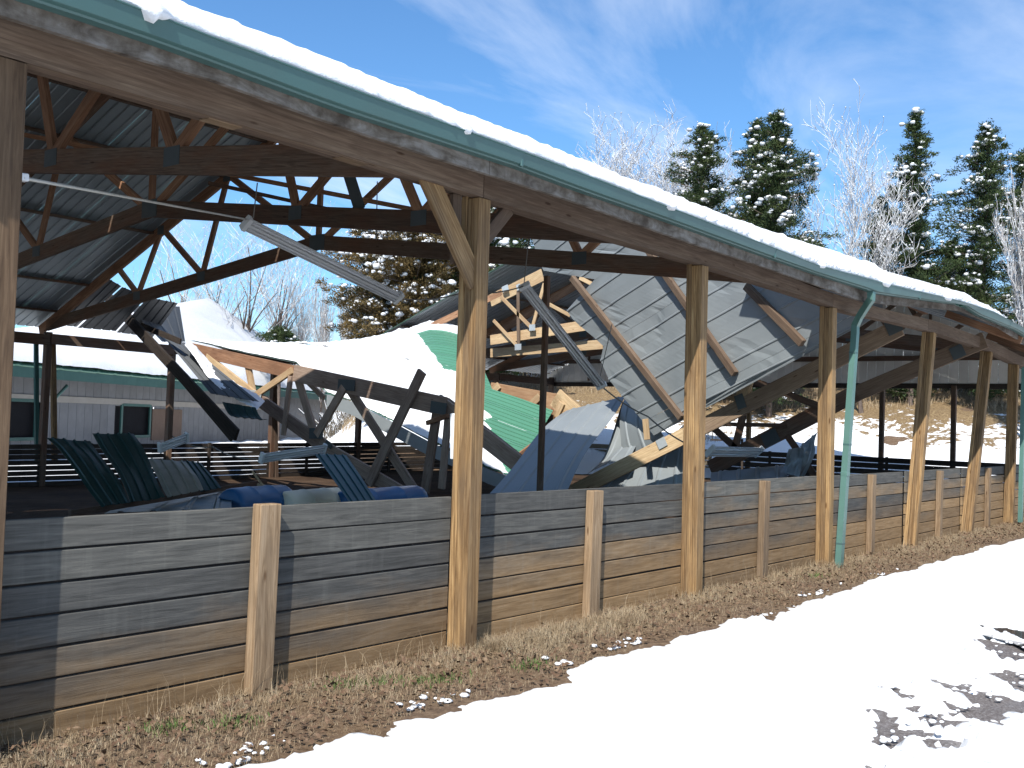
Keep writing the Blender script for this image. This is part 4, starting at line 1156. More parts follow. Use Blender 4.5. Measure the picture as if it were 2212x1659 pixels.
# ================================================================== LIGHT FIXTURES, CABLES
def fixture(p, q, label, w=.20):
    p, q = Vector(p), Vector(q); Mx = frame(p, q, up=((p+q)/2-CAM).normalized()+Vector((0, 0, .5)))
    r = empty('strip_light', (p+q)/2, label, 'light fixture', 'fluorescent strip lights')
    Z = Vector((Mx[0][2], Mx[1][2], Mx[2][2])); Yv = Vector((Mx[0][1], Mx[1][1], Mx[2][1])); Xv = (q-p).normalized()
    st = []
    prof = [(-w/2, -.012), (-w/2, .0), (-w*.30, .06), (w*.30, .06), (w/2, 0), (w/2, -.012), (w*.42, .004), (w*.10, .004), (w*.08, -.02), (-w*.08, -.02), (-w*.10, .004), (-w*.42, .004)]
    for c in (p, q): st.append([c+Yv*a+Z*b for a, b in prof])
    sweep('housing', st, M_fix, r)
    for s in (-w*.26, w*.26): tube('tube', [p+Yv*s+Z*-.018+Xv*.05, q+Yv*s+Z*-.018-Xv*.05], .019, M_tube, r)
    for c, sg in ((p, 1), (q, -1)): board('end_cap', c-Xv*.015*sg+Z*.012, c+Xv*.04*sg+Z*.012, .10, w+.01, M_fix, r, up=Z)
    return r
L1 = (at(531, 483, y=9.8), at(862, 645, y=9.8)); fixture(*L1, 'long strip light hanging tilted by a cable, nearest of the two in the air', .17)
L2 = (at(1132, 618, y=9.6), at(1300, 835, y=9.6)); fixture(*L2, 'steeply tilted strip light dangling in front of the hanging grey roof section', .17)
fixture(at(565, 990, y=15.5), at(702, 970, y=15.5), 'fallen strip light resting on the debris above the barrels', .2)
fixture(at(1534, 975, x=17.5), at(1640, 977, x=19.5), 'fallen strip light lying level in front of the snow, right of the third post', .26)
fixture(at(345, 968, y=18), at(405, 945, y=18), 'short broken strip light leaning behind the dark green sheets', .2)
def cable(name, label, pts, r, mat, sag=0):
    P = []
    for a, b in zip(pts[:-1], pts[1:]):
        for k in range(8):
            t = k/8; p = a.lerp(b, t); p = p-Vector((0, 0, sag*4*t*(1-t))); P.append(p)
    P.append(pts[-1]); o = tube(name, P, r, mat, None, 6); tag(o, label, 'cable'); return o
cable('conduit', 'pale electrical conduit running from the left post to the tilted strip light', [at(50, 385, y=D+.25), L1[0]+Vector((0, 0, .05))], .010, M_conduit)
b = board('junction_box', at(49, 375, y=D+.27), at(49, 392, y=D+.27), .05, .05, M_white, None, up=(1, 0, 0)); tag(b, 'small white junction box on the side of the leftmost post', 'junction box')
cable('suspension_chain', 'thin chain hanging in the air left of the tall post', [at(815, 392, x=9.8), at(813, 518, x=9.8)], .008, M_wire)
cable('suspension_chain', 'thin wire holding the upper end of the steeply tilted light', [L2[0]+Vector((0, 0, .05)), at(1146, 480, y=9.6)], .008, M_wire)
cable('suspension_chain', 'thin wire from the lower end of the steeply tilted light up to the roof', [L2[1]+Vector((-.1, 0, .05)), at(1322, 700, y=9.6)], .008, M_wire)
cable('suspension_chain', 'thin wire hanging above the nearest tilted strip light', [L1[0]+Vector((.1, 0, .08)), at(556, 395, y=9.8)], .008, M_wire)
cable('fallen_cable', 'slack cable trailing from the steep light across the grey sheets to the third post', [L2[1], at(1400, 900, y=9), at(1490, 962, y=8)], .012, M_wire, .04)
cable('fallen_cable', 'thin cable stretched right of the nearest tilted strip light', [L1[1], at(1000, 632, y=9.8), L2[0]], .010, M_wire, .05)
cable('fallen_cable', 'slack cable drooping from a far post towards the fallen strip light', [at(372, 942, y=22), at(460, 965, y=20), at(566, 990, y=15.5)], .012, M_wire, .1)

# ================================================================== BARRELS
def barrel(p, q, r, mat, label, group='plastic barrels lying behind the fence'):
    p, q = Vector(p), Vector(q); X_ = (q-p).normalized(); a = X_.cross(Vector((0, 0, 1))).normalized(); b = X_.cross(a)
    L = (q-p).length; root = empty('barrel', (p+q)/2-Vector((0, 0, r)), label, 'barrel', group)
    prof = [(0, .0), (0, .82), (.015, .90), (.045, .965), (.09, .99), (.24, 1.0), (.30, 1.0), (.315, 1.03), (.335, 1.03), (.35, 1.0), (.65, 1.0), (.665, 1.03), (.685, 1.03), (.70, 1.0), (.91, .99), (.955, .965), (.985, .90), (1, .82), (1, .0)]
    V = []; Fc = []; S = 32
    for t, rr in prof:
        for k in range(S):
            th = 2*math.pi*k/S; V.append(p+X_*L*t+(a*math.cos(th)+b*math.sin(th))*r*max(rr, .001))
    for i in range(len(prof)-1):
        for k in range(S): k2 = (k+1) % S; Fc.append((i*S+k, (i+1)*S+k, (i+1)*S+k2, i*S+k2))
    obj('drum_body', mesh_from('drum', V, Fc, mat, True), root)
    for s in (-.55, .55):
        c = q+a*r*s*.9+Vector((0, 0, r*.35))
        tube('bung', [c-X_*.02, c+X_*.02], .035, M_barrelband, root, 10)
    return root
RB = .30
def bl(px, py, rr=RB): return at(px, py, z=.15+rr*2)   # ridge line of the lying drum
def bar_at(pxa, pxb, pyt, mat, lab, dy=0.):
    y = 14.6
    a = at(pxa, pyt, y=y); b = at(pxb, pyt, y=y+dy)
    z = (a.z+b.z)/2-RB
    barrel((a.x, y, z), (b.x, y+dy, z), RB, mat, lab)
bar_at(495, 616, 1050, M_bluebar, 'dark blue plastic barrel lying on its side, leftmost of the three barrels', .35)
bar_at(612, 738, 1056, M_whitebar, 'yellowish white plastic barrel lying between the two blue ones', .35)
bar_at(735, 905, 1053, M_bluebar, 'brighter blue frosted barrel lying rightmost, under the leaning blue-green sheet', .5)

# ================================================================== BARN BEHIND LEFT
B1, B2 = at(20, 797, z=3.0), at(716, 858, z=3.0)
bu = (B2-B1).normalized(); bn = Vector((-bu.y, bu.x, 0))     # bn points away from the camera
BL = (B2-B1).length
barn = empty('barn', (B1+B2)/2-Vector((0, 0, 3.2)), 'low pale barn with vertical siding, green trim and a thick snow-covered roof', 'barn')
def bp(s, back, z): p = B1+bu*s+bn*back; return Vector((p.x, p.y, z))
def s_of(px, z=1.2):
    # distance along the front wall seen at px
    d = ray(px, 900); n2 = Vector((d.x, d.y)); o2 = Vector((B1.x, B1.y)); u2 = Vector((bu.x, bu.y))
    # solve CAM + t*d = B1 + s*u
    det = n2.x*(-u2.y)+u2.x*n2.y
    t = (o2.x*(-u2.y)+u2.x*o2.y)/det
    s = (n2.x*t-o2.x)*u2.x+(n2.y*t-o2.y)*u2.y
    return s
def z_at(px, py):
    s = s_of(px); p = B1+bu*s; d = ray(px, py); t = math.hypot(p.x, p.y)/math.hypot(d.x, d.y); return CAM.z+d.z*t
wins = [(s_of(18), s_of(72), z_at(45, 945), z_at(45, 868)), (s_of(262), s_of(320), z_at(290, 940), z_at(290, 878)), (s_of(-90), s_of(-40), z_at(45, 945), z_at(45, 868))]
ZB = -1.0
s = -14.0; PW = .62
while s < BL-.02:
    e = min(s+PW, BL)
    spans = [(ZB, 2.95)]
    for a, b, z0, z1 in wins:
        if e > a and s < b: spans = [(ZB, z0), (z1, 2.95)]
    for z0, z1 in spans:
        c = (s+e)/2; board('siding_panel', bp(c, 0, z0), bp(c, 0, z1), e-s-.02, .05, M_siding, barn, up=bu, bev=0)
    s = e
for a, b, z0, z1 in wins:
    w = board('window', bp((a+b)/2, .12, z0-.02), bp((a+b)/2, .12, z1+.02), b-a+1.3, .03, M_dark, barn, up=bu, bev=0)
    for (p, q) in ((bp(a-.08, -.05, z0-.1), bp(a-.08, -.05, z1+.1)), (bp(b+.08, -.05, z0-.1), bp(b+.08, -.05, z1+.1))): board('window_frame', p, q, .16, .06, M_trim, w, up=bu, bev=0)
    for z in (z0-.06, z1+.06): board('window_frame', bp(a, -.06, z), bp(b, -.06, z), .12, .06, M_trim, w, bev=0)
board('shutter_panel', bp((s_of(326)+s_of(390))/2, -.06, z_at(355, 950)), bp((s_of(326)+s_of(390))/2, -.06, z_at(355, 884)), s_of(390)-s_of(326), .04, M_ply, barn, up=bu, bev=0)
board('sun_streak', bp(-14, -.06, (z_at(50, 852)+z_at(50, 866))/2), bp(s_of(560), -.06, (z_at(50, 852)+z_at(50, 866))/2), .25, .03, M_sunstreak, barn, bev=0)  # added pale strip stands in for a streak of sunlight on the siding
board('corner_trim', bp(BL+.02, -.04, ZB), bp(BL+.02, -.04, 2.95), .35, .12, M_trim, barn, up=bu, bev=0)
board('eave_trim', bp(-14, -.85, 2.92), bp(BL+.9, -.85, 2.92), .42, .12, M_trim, barn, bev=0)
board('soffit', bp(-14, -.4, 2.86), bp(BL+.8, -.4, 2.86), .04, .8, M_trim, barn, bev=0)
R2 = at(452, 650, z=8.3); rs = (R2-B1).dot(bu); rb = (R2-B1).dot(bn)
def on_perp(px, py):
    d = ray(px, py); q = Vector((bn.x, bn.y)); o2 = Vector((B1.x, B1.y)).dot(q)+rb
    t = o2/Vector((d.x, d.y)).dot(q); return CAM+d*t
LH = on_perp(-60, 742); LH2 = on_perp(375, 654)
slab = [bp(-14, -.95, 3.1), bp(BL+1.0, -.95, 3.1), Vector(R2), LH]
V = slab+[v-Vector((0, 0, .2)) for v in slab]
ribbed('roof', lambda u, v: slab[0].lerp(slab[1], u).lerp(slab[3].lerp(slab[2], u), v), 2, 24, [M_green, M_green], barn, nribs=40, solid=.06)
V = [LH-Vector((0, 0, .05)), Vector(R2)-Vector((0, 0, .05)), bp(BL+1, rb*2, 3.1), bp(-14, rb*2, 3.1)]
V += [v-Vector((0, 0, .2)) for v in V]
obj('roof', mesh_from('roof', V, [(0, 1, 2, 3), (7, 6, 5, 4), (0, 4, 5, 1), (1, 5, 6, 2), (2, 6, 7, 3), (3, 7, 4, 0)], M_green), barn)
V = [bp(BL-.02, .04, ZB), bp(BL-.02, 1.95*rb, ZB), bp(BL-.02, 1.95*rb, 3), bp(BL-.02, .04, 3)]
V += [v-bu*.1 for v in V]
obj('end_wall', mesh_from('end_wall', V, [(0, 1, 2, 3), (7, 6, 5, 4), (0, 4, 5, 1), (1, 5, 6, 2), (2, 6, 7, 3), (3, 7, 4, 0)], M_siding), barn)
def barnsnow(s_, t): return slab[0].lerp(slab[1], s_).lerp(slab[3].lerp(slab[2], s_), t)+Vector((0, 0, .10))
snow_blanket('barn_roof_snow', lambda a, b: barnsnow(b, a), lambda a, b: min(a*1.5+.02+.01*fbm(b*60, 0, 2, 1), 1.03-a, b+.02, 1.02-b), 'smooth white snow covering the long barn roof at left', 24, 220, .26, 12.)
# downspout of the barn
pts = [at(146, 832, y=(B1+bu*s_of(146)).y-.9), at(118, 862, y=(B1+bu*s_of(118)).y-.1), at(117, 960, y=(B1+bu*s_of(118)).y-.1)]
tube('downspout', pts, .07, M_spout, barn, 8)

# ================================================================== GROUND COVER BY THE FENCE
def ribbons(B, H, WD, L1, L2, A):
    """thin bent blades: base (n,3), height, width, lean x/y, azimuth"""
    n = len(B); ca, sa = np.cos(A), np.sin(A)
    wv = np.stack([ca*WD, sa*WD, 0*WD], 1)
    mid = B+np.stack([L1*.30, L2*.30, H*.62], 1); tip = B+np.stack([L1, L2, H*(1-.25*np.minimum(1, np.hypot(L1, L2)/np.maximum(H, 1e-4)))], 1)
    V = np.stack([B-wv, B+wv, mid+wv*.7, mid-wv*.7, tip], 1).reshape(-1, 3)
    i = (np.arange(n)*5)[:, None]
    return V, np.concatenate([i+np.array([[0, 1, 2]]), i+np.array([[0, 2, 3]]), i+np.array([[3, 2, 4]])])
def blades(n, xr, fy, hgt, wid, mat, name, label, lean=.5, zfun=None):
    B = np.zeros((n, 3)); H = np.zeros(n)
    for k in range(n):
        x = xr[0]+(xr[1]-xr[0])*rng.random()**1.35; y, dens = fy(x)
        B[k] = (x, y, -.01); H[k] = hgt*(.35+.9*rng.random()**2)*dens
    V, Fc = ribbons(B, H, wid*(.6+.8*rng.random(n)), lean*H*rng.normal(size=n), lean*H*rng.normal(size=n), rng.random(n)*6.283)
    o = obj(name, fast_mesh(name, V, Fc, mat)); tag(o, label, 'ground cover', kind='stuff'); return o
def fy_grass(x):
    e = float(snow_edge(x)); t = rng.random()
    y = 5.42-abs(rng.normal())*.62
    while y < e-.05: y = 5.42-abs(rng.normal())*.35
    clump = max(.25, .9+.8*fbm(x*1.3, y*1.6, 4, 1, 2))
    return y, clump*(1.2 if y > 5.0 else .75)
blades(105000, (1.2, 26), fy_grass, .070, .0011, M_grass, 'dry_grass', 'dead tan grass and weeds growing along the foot of the plank fence', .55)
def fy_tall(x):
    return 5.38-abs(rng.normal())*.10, 1.
blades(1600, (1.5, 20), fy_tall, .24, .0011, M_grass, 'tall_weeds', 'sparse taller dead stalks leaning against the foot of the plank fence', .35)
def fy_tuft(x):
    c = 6.7+.5*rng.normal(); return 5.25-abs(rng.normal())*.2, 1.
blades(9000, (6.3, 8.4), fy_tuft, .13, .0011, M_grass, 'grass_tuft', 'bleached clump of dry grass just right of the tall second post', .5)
def leaves(n, name, mat, fy, size, label):
    V = np.zeros((n*4, 3)); Fc = np.arange(n*4).reshape(n, 4)
    for k in range(n):
        x = 1.5+24*rng.random()**1.3; y = fy(x); s = size*(.5+rng.random())
        a = rng.random()*6.283; t1, t2 = rng.normal()*.4, rng.normal()*.4
        u = np.array([math.cos(a), math.sin(a), t1])*s; v = np.array([-math.sin(a), math.cos(a), t2])*s*.6
        c = np.array([x, y, .015+.03*rng.random()])
        V[k*4] = c-u; V[k*4+1] = c-v*.9+(0, 0, .006); V[k*4+2] = c+u; V[k*4+3] = c+v
    o = obj(name, fast_mesh(name, V, Fc, mat)); tag(o, label, 'ground cover', kind='stuff')
def fy_leaf(x):
    e = float(snow_edge(x)); return e-.03+(5.40-e+.03)*rng.random()
leaves(6500, 'fallen_leaves', M_leaf, fy_leaf, .019, 'brown and reddish dead leaves littering the strip between fence and snow')
def fy_sp(x):
    return 5.1-abs(rng.normal())*.12
def fy_green(x):
    c = [3.7, 4.6, 5.2, 5.6, 6.0, 12.6][rng.integers(6)]
    return c
V = []; 
n = 900; sp_c = [at(a, b, z=0) for a, b in ((365, 1575), (745, 1480), (825, 1475), (915, 1475), (970, 1468), (500, 1565), (1765, 1245), (1150, 1440))]
Bs = np.array([(c.x+.09*rng.normal(), c.y+.06*rng.normal(), 0) for c in (sp_c[rng.integers(len(sp_c))] for k in range(n))]); Hs_ = .02+.035*rng.random(n)
Vs, Fs = ribbons(Bs, Hs_, np.full(n, .003), .02*rng.normal(size=n), .02*rng.normal(size=n), rng.random(n)*6.28)
o = obj('green_sprouts', fast_mesh('green_sprouts', Vs, Fs, M_sprout)); tag(o, 'small patches of fresh green sprouts in the mud strip', 'ground cover', kind='stuff')
# dry grass on the hillside
n = 22000; Bs = np.zeros((n, 3)); k = 0
while k < n:
    px = rng.uniform(740, 2300); r = rng.uniform(42, 60); d = ray(px, 900); hh = math.hypot(d.x, d.y); x, y = d.x/hh*r, d.y/hh*r
    q = fbm(x*.22, y*.22, 2.0, 1, 3)+.9*(r-51)/9
    if q < .12: continue
    Bs[k] = (x, y, float(hill_z(np.array(x), np.array(y)))+.02+.16*noise.fractal(Vector((x*.35+2.2, y*.35-2.2, 2.2)), .8, 2.1, 4)); k += 1
Hs_ = .12+.45*rng.random(n)**2
Vs, Fs = ribbons(Bs, Hs_, np.full(n, .012), .3*Hs_*rng.normal(size=n), .3*Hs_*rng.normal(size=n), rng.random(n)*6.28)
o = obj('hill_grass', fast_mesh('hill_grass', Vs, Fs, M_grass)); tag(o, 'tawny dry grass covering the upper bank behind the shed', 'ground cover', kind='stuff')

# ================================================================== TREES
def place(px, r):
    d = ray(px, 900); h = math.hypot(d.x, d.y); x, y = d.x/h*r, d.y/h*r
    return x, y, float(hill_z(np.array(x), np.array(y)))
def seg_mesh(name, segs, mat, sides=3):
    n = len(segs); A = np.array([s[0] for s in segs]); B = np.array([s[1] for s in segs]); ra = np.array([s[2] for s in segs]); rb = np.array([s[3] for s in segs])
    dv = B-A; L = np.linalg.norm(dv, axis=1, keepdims=True)+1e-9; dv /= L
    ref = np.where(np.abs(dv[:, 2:3]) > .9, np.array([[1., 0, 0]]), np.array([[0, 0, 1.]]))
    a = np.cross(dv, ref); a /= np.linalg.norm(a, axis=1, keepdims=True)+1e-9; b = np.cross(dv, a)
    Vs = np.zeros((n, 2*sides, 3))
    for k in range(sides):
        th = 2*math.pi*k/sides; o_ = a*math.cos(th)+b*math.sin(th)
        Vs[:, k] = A+o_*ra[:, None]; Vs[:, sides+k] = B+o_*rb[:, None]
    Fc = []
    base = (np.arange(n)*2*sides)[:, None]
    for k in range(sides):
        k2 = (k+1) % sides; Fc.append(base+np.array([[k, k2, sides+k2, sides+k]]))
    return fast_mesh(name, Vs.reshape(-1, 3), np.concatenate(Fc), mat)
def bare_tree(px, top_py, r, width_px, label, frost=.6, trunk=.17, dens=1., matb=M_bark, levels=4, seed=1, multi=1, vase=.5):
    R = random.Random(seed)
    x, y, z = place(px, r); top = at(px, top_py, r=r).z; H = top-z
    hw = width_px/2*r/F_PX*1.15
    root = empty('bare_tree', (x, y, z), label, 'tree', 'leafless frosted trees')
    segs = []; frosts = []; blobs = []
    def grow(p, d, L, rad_, lev):
        nseg = 5 if lev < 2 else 3
        q = p
        for i in range(nseg):
            d2 = (d+Vector((R.gauss(0, .10), R.gauss(0, .10), R.gauss(0, .05)+.03))).normalized()
            e = q+d2*(L/nseg); r1 = rad_*(1-.6*i/nseg); r2 = rad_*(1-.6*(i+1)/nseg)
            segs.append((tuple(q), tuple(e), r1, r2))
            if lev >= 1 and R.random() < frost:
                o_ = Vector((0, 0, r1*.7)); frosts.append((tuple(q+o_), tuple(e+o_), r1*.8+.006, r2*.8+.006))
            q = e; d = d2
            if lev < levels and (i > 0 or lev > 0):
                for c in range(3 if lev == 0 else (2 if lev == 1 and R.random() < .5 else 1)):
                    if R.random() > dens: continue
                    az = R.uniform(0, 6.283); out = Vector((math.cos(az), math.sin(az), 0))
                    nd = (d*.75+out*R.uniform(.4, .95)*(vase+.35)+Vector((0, 0, .08))).normalized()
                    grow(q, nd, L*R.uniform(.5, .72), max(.006, r2*R.uniform(.5, .7)+.002), lev+1)
        if lev >= levels-1 and R.random() < frost*.55: blobs.append(q)
    for m in range(multi):
        b = Vector((x+R.gauss(0, .3)*(m > 0), y+R.gauss(0, .3)*(m > 0), z-.2))
        grow(b, Vector((R.gauss(0, .16)*(multi > 1), R.gauss(0, .16)*(multi > 1), 1)).normalized(), H*.85, trunk*(.75 if m else 1), 0)
    # fit the crown to its measured height and spread
    A = np.array([s[1] for s in segs]); sz = H/max(1e-3, A[:, 2].max()-z); cx = A[:, 0]-x; cy = A[:, 1]-y
    sw = hw/np.percentile(np.hypot(cx, cy), 96)
    def fit(p): return (x+(p[0]-x)*sw, y+(p[1]-y)*sw, z+(p[2]-z)*sz)
    segs = [(fit(a), fit(b), c, d_) for a, b, c, d_ in segs]; frosts = [(fit(a), fit(b), c, d_) for a, b, c, d_ in frosts]
    big = [s for s in segs if s[2] > .03]; small = [(s[0], s[1], max(s[2], .009), max(s[3], .007)) for s in segs if s[2] <= .03]
    obj('trunk', seg_mesh('trunk', big, matb, 5), root)
    if small: obj('twigs', seg_mesh('twigs', small, M_twig if frost > .3 else matb, 3), root)
    if frosts: obj('frost', seg_mesh('frost', frosts, M_snowfine, 3), root)
    if blobs:
        Vb = []; 
        for b in blobs:
            b = fit(b); s_ = R.uniform(.03, .085)
            for v in ((1, 0, 0), (0, 1, 0), (-1, -.2, 0), (0, 0, 1)): Vb.append((b[0]+v[0]*s_, b[1]+v[1]*s_, b[2]+v[2]*s_*.8))
        Vb = np.array(Vb); n = len(Vb)//4; bi = (np.arange(n)*4)[:, None]
        Fb = np.concatenate([bi+np.array([[0, 1, 3]]), bi+np.array([[1, 2, 3]]), bi+np.array([[2, 0, 3]]), bi+np.array([[0, 2, 1]])])
        obj('frost_clumps', fast_mesh('frost_clumps', Vb, Fb, M_snowfine), root)
    return root

def cedar(px, top_py, r, prof, label, snow=.35, mat=M_needle, seed=1, lean=0., base_py=None, dens=1., name='cedar_tree', ncl=340, group='snow-laden evergreens'):
    """prof: list of (py, half width px) silhouette; real crown built round a trunk"""
    R = np.random.default_rng(seed)
    x, y, z = place(px, r)
    top = at(px, top_py, r=r).z; H = top-z
    root = empty(name, (x, y, z), label, 'tree', group)
    k = r/F_PX*1.05
    pz = [at(px, py, r=r).z for py, w in prof]; pw = [w*k for py, w in prof]
    order = np.argsort(pz); pz = np.array(pz)[order]; pw = np.array(pw)[order]
    def wid(zz): return np.interp(zz, pz, pw)
    segs = [((x, y, z-.2), (x+lean*.5*H, y, z+H*.5), .16, .10), ((x+lean*.5*H, y, z+H*.5), (x+lean*H, y, z+H*.97), .10, .02)]
    zlo = pz[0]
    C = []; PR = random.Random(seed*7+1); nb = int(ncl*.52); BR = []
    for k_ in range(nb):
        f = (k_+PR.random())/nb; zz = zlo+(top-zlo)*f**.9
        w = float(wid(zz)); th = PR.random()*6.283
        sector = noise.noise(Vector((math.cos(th)*1.2, math.sin(th)*1.2, zz*.55+seed)))
        L = w*max(.25, min(1.55, .92+1.0*sector+PR.gauss(0, .22)))
        rise = PR.uniform(-.05, .45)*L
        x0, y0 = x+lean*(zz-z), y; st_ = .30
        nk = max(1, int(L/st_)); tw = PR.gauss(0, .35)
        for q in range(nk+1):
            u = (q+.35)/(nk+.35); t2 = th+tw*u*u
            C.append((x0+L*u*math.cos(t2)+PR.gauss(0, .05), y0+L*u*math.sin(t2)+PR.gauss(0, .05), zz+rise*u-.10*u*u*L+PR.gauss(0, .06), u, t2))
        BR.append(((x0, y0, zz-.1), C[-1][:3]))
    C = np.array(C)
    for a_, b_ in BR: segs.append((a_, b_, .028, .008))
    obj('trunk', seg_mesh('trunk', segs, M_bark, 5), root)
    m = int(62*dens); n = len(C)*m
    cc = np.repeat(C, m, axis=0)
    sig = np.stack([np.full(n, .20), np.full(n, .20), np.full(n, .13)], 1)*(1.15-.5*cc[:, 3])[:, None]*(.6+.4*np.minimum(1, wid(cc[:, 2])/1.2))[:, None]
    P = cc[:, :3]+R.normal(size=(n, 3))*sig
    outw = np.stack([np.cos(cc[:, 4]), np.sin(cc[:, 4]), .55+.3*R.normal(size=n)], 1)+.7*R.normal(size=(n, 3)); outw /= np.linalg.norm(outw, axis=1, keepdims=True)
    side = np.cross(outw, R.normal(size=(n, 3))); side /= np.linalg.norm(side, axis=1, keepdims=True)
    L = (.045+.07*R.random(n))[:, None]; wv = L*.42
    Vn = np.stack([P-side*wv*.6, P+side*wv*.6, P+outw*L+side*wv*.3, P+outw*L*1.5-side*wv*.2], 1).reshape(-1, 3)
    obj('foliage', fast_mesh('foliage', Vn, np.arange(n*4).reshape(n, 4), mat), root)
    # snow pads on the outer, upper side of clumps
    sel = C[(R.random(len(C)) < snow*.85) & (C[:, 3] > .4)]
    sel = sel[R.random(len(sel)) < .95]
    t_ = (1+5**.5)/2
    ico = np.array([(-1, t_, 0), (1, t_, 0), (-1, -t_, 0), (1, -t_, 0), (0, -1, t_), (0, 1, t_), (0, -1, -t_), (0, 1, -t_), (t_, 0, -1), (t_, 0, 1), (-t_, 0, -1), (-t_, 0, 1)])/1.9
    icf = np.array([(0, 11, 5), (0, 5, 1), (0, 1, 7), (0, 7, 10), (0, 10, 11), (1, 5, 9), (5, 11, 4), (11, 10, 2), (10, 7, 6), (7, 1, 8), (3, 9, 4), (3, 4, 2), (3, 2, 6), (3, 6, 8), (3, 8, 9), (4, 9, 5), (2, 4, 11), (6, 2, 10), (8, 6, 7), (9, 8, 1)])
    Vn = []; Fn = []; k_ = 0
    for c in sel:
        sz = .07+.17*R.random()**1.6; nl = 2+int(4*R.random())
        for q in range(nl):
            o_ = R.normal(size=3)*sz*np.array([.9, .9, .25]); dirx = np.array([math.cos(c[4]), math.sin(c[4]), -.25])*sz*(q-nl/2)*.75
            r_ = sz*(.5+.5*R.random())
            Vn.append(ico*(r_*(.72+.5*R.random(size=(12, 1))))*np.array([1, 1, .62])+c[:3]+o_+dirx+np.array([0, 0, .13])); Fn.append(icf+12*k_); k_ += 1
    if Vn: tag(obj('snow_pads', fast_mesh('snow_pads', np.concatenate(Vn), np.concatenate(Fn), M_snowfine, True), root), kind='stuff')
    return root

cedar(1500, 276, 50, [(272, 4), (310, 26), (360, 38), (420, 52), (500, 72), (700, 85), (860, 60)], 'shorter snow-dotted cedar directly left of the twin-topped one above the gutter', .34, seed=11, ncl=400)
cedar(1660, 246, 49, [(246, 3), (275, 20), (320, 38), (380, 52), (440, 66), (520, 78), (700, 95), (860, 60)], 'tallest cedar above the gutter with a leaning snowy tip', .42, seed=12, lean=.012, ncl=540)
cedar(1618, 266, 50.5, [(266, 4), (290, 16), (340, 30), (400, 42), (480, 56), (700, 70), (860, 50)], 'snow-patched cedar crowding against the left side of the tallest one', .5, seed=13, ncl=340)
cedar(1966, 245, 52, [(245, 3), (290, 14), (340, 22), (400, 40), (450, 52), (540, 74), (640, 90), (760, 80), (860, 50)], 'thin-topped dark cedar standing between the frosted bare tree and the bushy cedar', .24, seed=14, ncl=400)
cedar(2118, 268, 52, [(268, 4), (310, 24), (360, 44), (420, 54), (480, 60), (560, 66), (640, 60), (760, 50), (860, 40)], 'bushy snow-laden cedar near the right edge with a bent tip', .42, seed=15, lean=.02, ncl=400)
cedar(2205, 330, 55, [(330, 6), (380, 26), (440, 36), (520, 44), (640, 50), (860, 40)], 'dark cedar cut off by the right edge of the view', .2, seed=16, ncl=260)
cedar(2045, 520, 58, [(520, 10), (580, 40), (640, 60), (720, 70), (860, 60)], 'low dark evergreen filling the gap between the two tall right-hand cedars', .1, seed=17, ncl=320)
cedar(1895, 430, 56, [(430, 8), (480, 24), (560, 36), (640, 44), (860, 50)], 'smaller cedar hidden behind the branches of the frosted bare tree', .1, seed=18, ncl=300)
cedar(885, 500, 47, [(500, 20), (530, 75), (570, 110), (620, 124), (680, 125), (740, 118), (800, 100)], 'broad rust-brown cedar with snow on top, seen through the shed above the sagging roof', .8, mat=M_needleb, seed=21, ncl=900, dens=1.3)
cedar(1045, 425, 50, [(425, 8), (460, 50), (500, 85), (560, 110), (640, 120), (740, 120), (820, 90)], 'dark green snow-covered cedar behind the tall second post', .8, seed=22, ncl=760)
cedar(955, 520, 49, [(520, 15), (560, 60), (620, 80), (700, 90), (800, 70)], 'green cedar with heavy snow pads between the brown cedar and the tall post', .95, seed=23, ncl=460)
cedar(600, 712, 62, [(712, 10), (730, 35), (760, 42), (800, 40)], 'small dark evergreen peeping over the dip in the snowy roof', .2, seed=24, ncl=160)
cedar(1425, 640, 60, [(640, 10), (700, 40), (800, 60), (880, 60)], 'evergreen seen under the hanging grey sheets', .15, seed=25, ncl=200)
for i, px in enumerate((1255, 1345, 1480, 1560, 1700, 1760, 2080, 2150, 2240)):
    cedar(px, 790+random.randint(-10, 25), 58, [(800, 20), (830, 46), (860, 52), (890, 48)], ['low evergreen bush under the far gable, behind the bent orange chord', 'low evergreen bush seen below the steep strip light', 'low bush behind the crumpled grey sheets', 'low bush just right of the third post', 'low bush behind the two slanting chords', 'low bush left of the teal downspout', 'low dark bush under the cream gable, between the fifth and sixth posts', 'low dark bush under the cream gable, next to the sixth post', 'low bush beyond the right-hand post'][i], .12, mat=M_needle if i in (1, 6, 7, 5) else M_needleb, seed=40+i, ncl=110, name='bush', group='bushes on top of the bank')
bare_tree(1425, 195, 58, 300, 'wide frosted bare tree left of the snowy cedars above the gutter', .75, seed=31, multi=3, trunk=.12, levels=5, vase=.8)
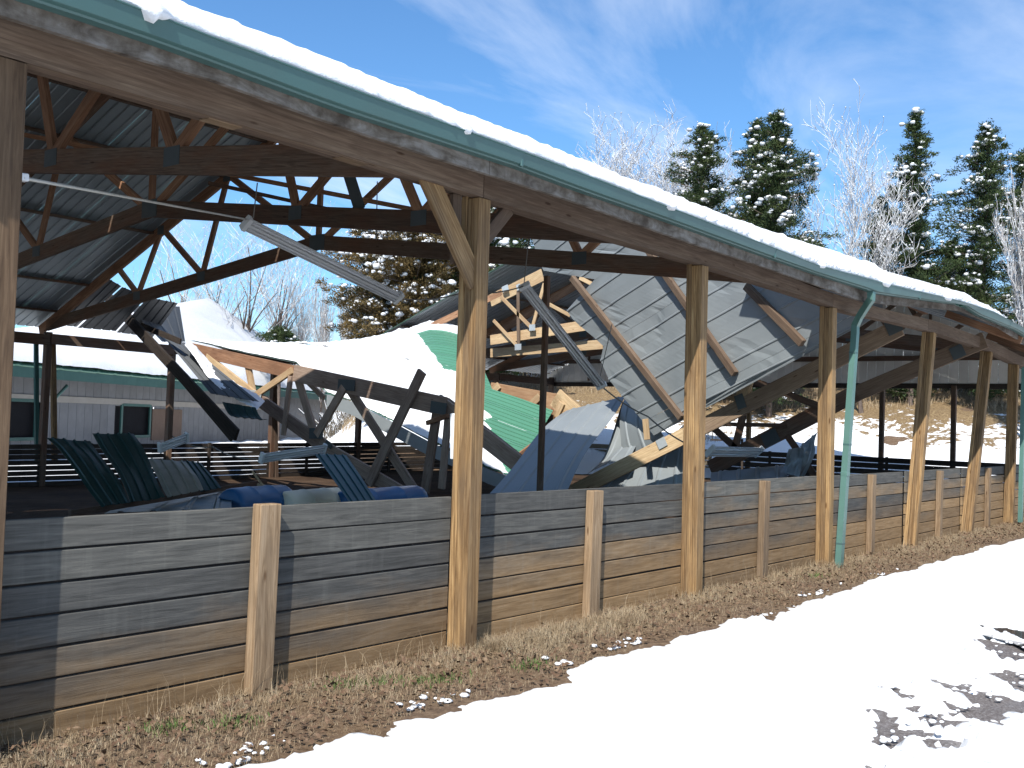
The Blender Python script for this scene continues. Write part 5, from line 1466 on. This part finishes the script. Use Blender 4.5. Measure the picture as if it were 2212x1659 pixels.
bare_tree(1862, 185, 50, 230, 'slender frosted bare tree standing alone in blue sky left of the thin-topped cedar', .7, seed=32, multi=2, trunk=.11, levels=5, vase=.95, dens=.8)
bare_tree(2222, 235, 46, 110, 'pinkish bare tree at the right edge of the view', .4, seed=33, multi=2, trunk=.1, levels=5)
bare_tree(470, 385, 68, 260, 'big grey bare tree seen through the shed, trunk above the barn ridge', .4, seed=34, multi=2, trunk=.22, levels=5, vase=.7, dens=.62)
bare_tree(585, 400, 72, 230, 'bare tree with long snowy limbs right of the barn ridge', .45, seed=35, multi=2, trunk=.18, levels=5, vase=.8, dens=.62)
bare_tree(360, 430, 70, 200, 'bare tree seen between the webs of the third truss', .4, seed=36, multi=1, trunk=.18, levels=5, vase=.8, dens=.62)
bare_tree(690, 575, 66, 70, 'thin young bare tree in front of pale sky, left of the brown cedar', .35, seed=37, multi=1, trunk=.08, levels=4, vase=.2)
bare_tree(742, 590, 66, 50, 'thinner young bare tree closest to the brown cedar', .35, seed=38, multi=1, trunk=.07, levels=4, vase=.2)
bare_tree(640, 560, 74, 90, 'spindly bare tree above the dip in the snowy roof', .35, seed=39, multi=1, trunk=.09, levels=4, vase=.3)
# brushwood along the bank
R = random.Random(5); segs = []; fr = []
for k in range(5200):
    px = R.uniform(700, 2330); r = R.uniform(56, 66); x, y, z = place(px, r); h = R.uniform(.6, 2.6)
    p = Vector((x, y, z)); d = Vector((R.gauss(0, .35), R.gauss(0, .35), 1)).normalized()
    for s_ in range(3):
        q = p+d*h/3; segs.append((tuple(p), tuple(q), .022*(1-.25*s_), .022*(.8-.25*s_)))
        if R.random() < .30: fr.append((tuple(p+Vector((0, 0, .02))), tuple(q+Vector((0, 0, .02))), .02, .018))
        p = q; d = (d+Vector((R.gauss(0, .3), R.gauss(0, .3), R.gauss(0, .2)))).normalized()
o = obj('brushwood', seg_mesh('brushwood', segs, M_brush, 3)); tag(o, 'tangle of bare winter brush along the top of the bank', 'brush', kind='stuff')
o = obj('brushwood_frost', seg_mesh('brushwood_frost', fr, M_snowfine, 3)); tag(o, 'frost clinging to the winter brush on the bank', 'frost', kind='stuff')
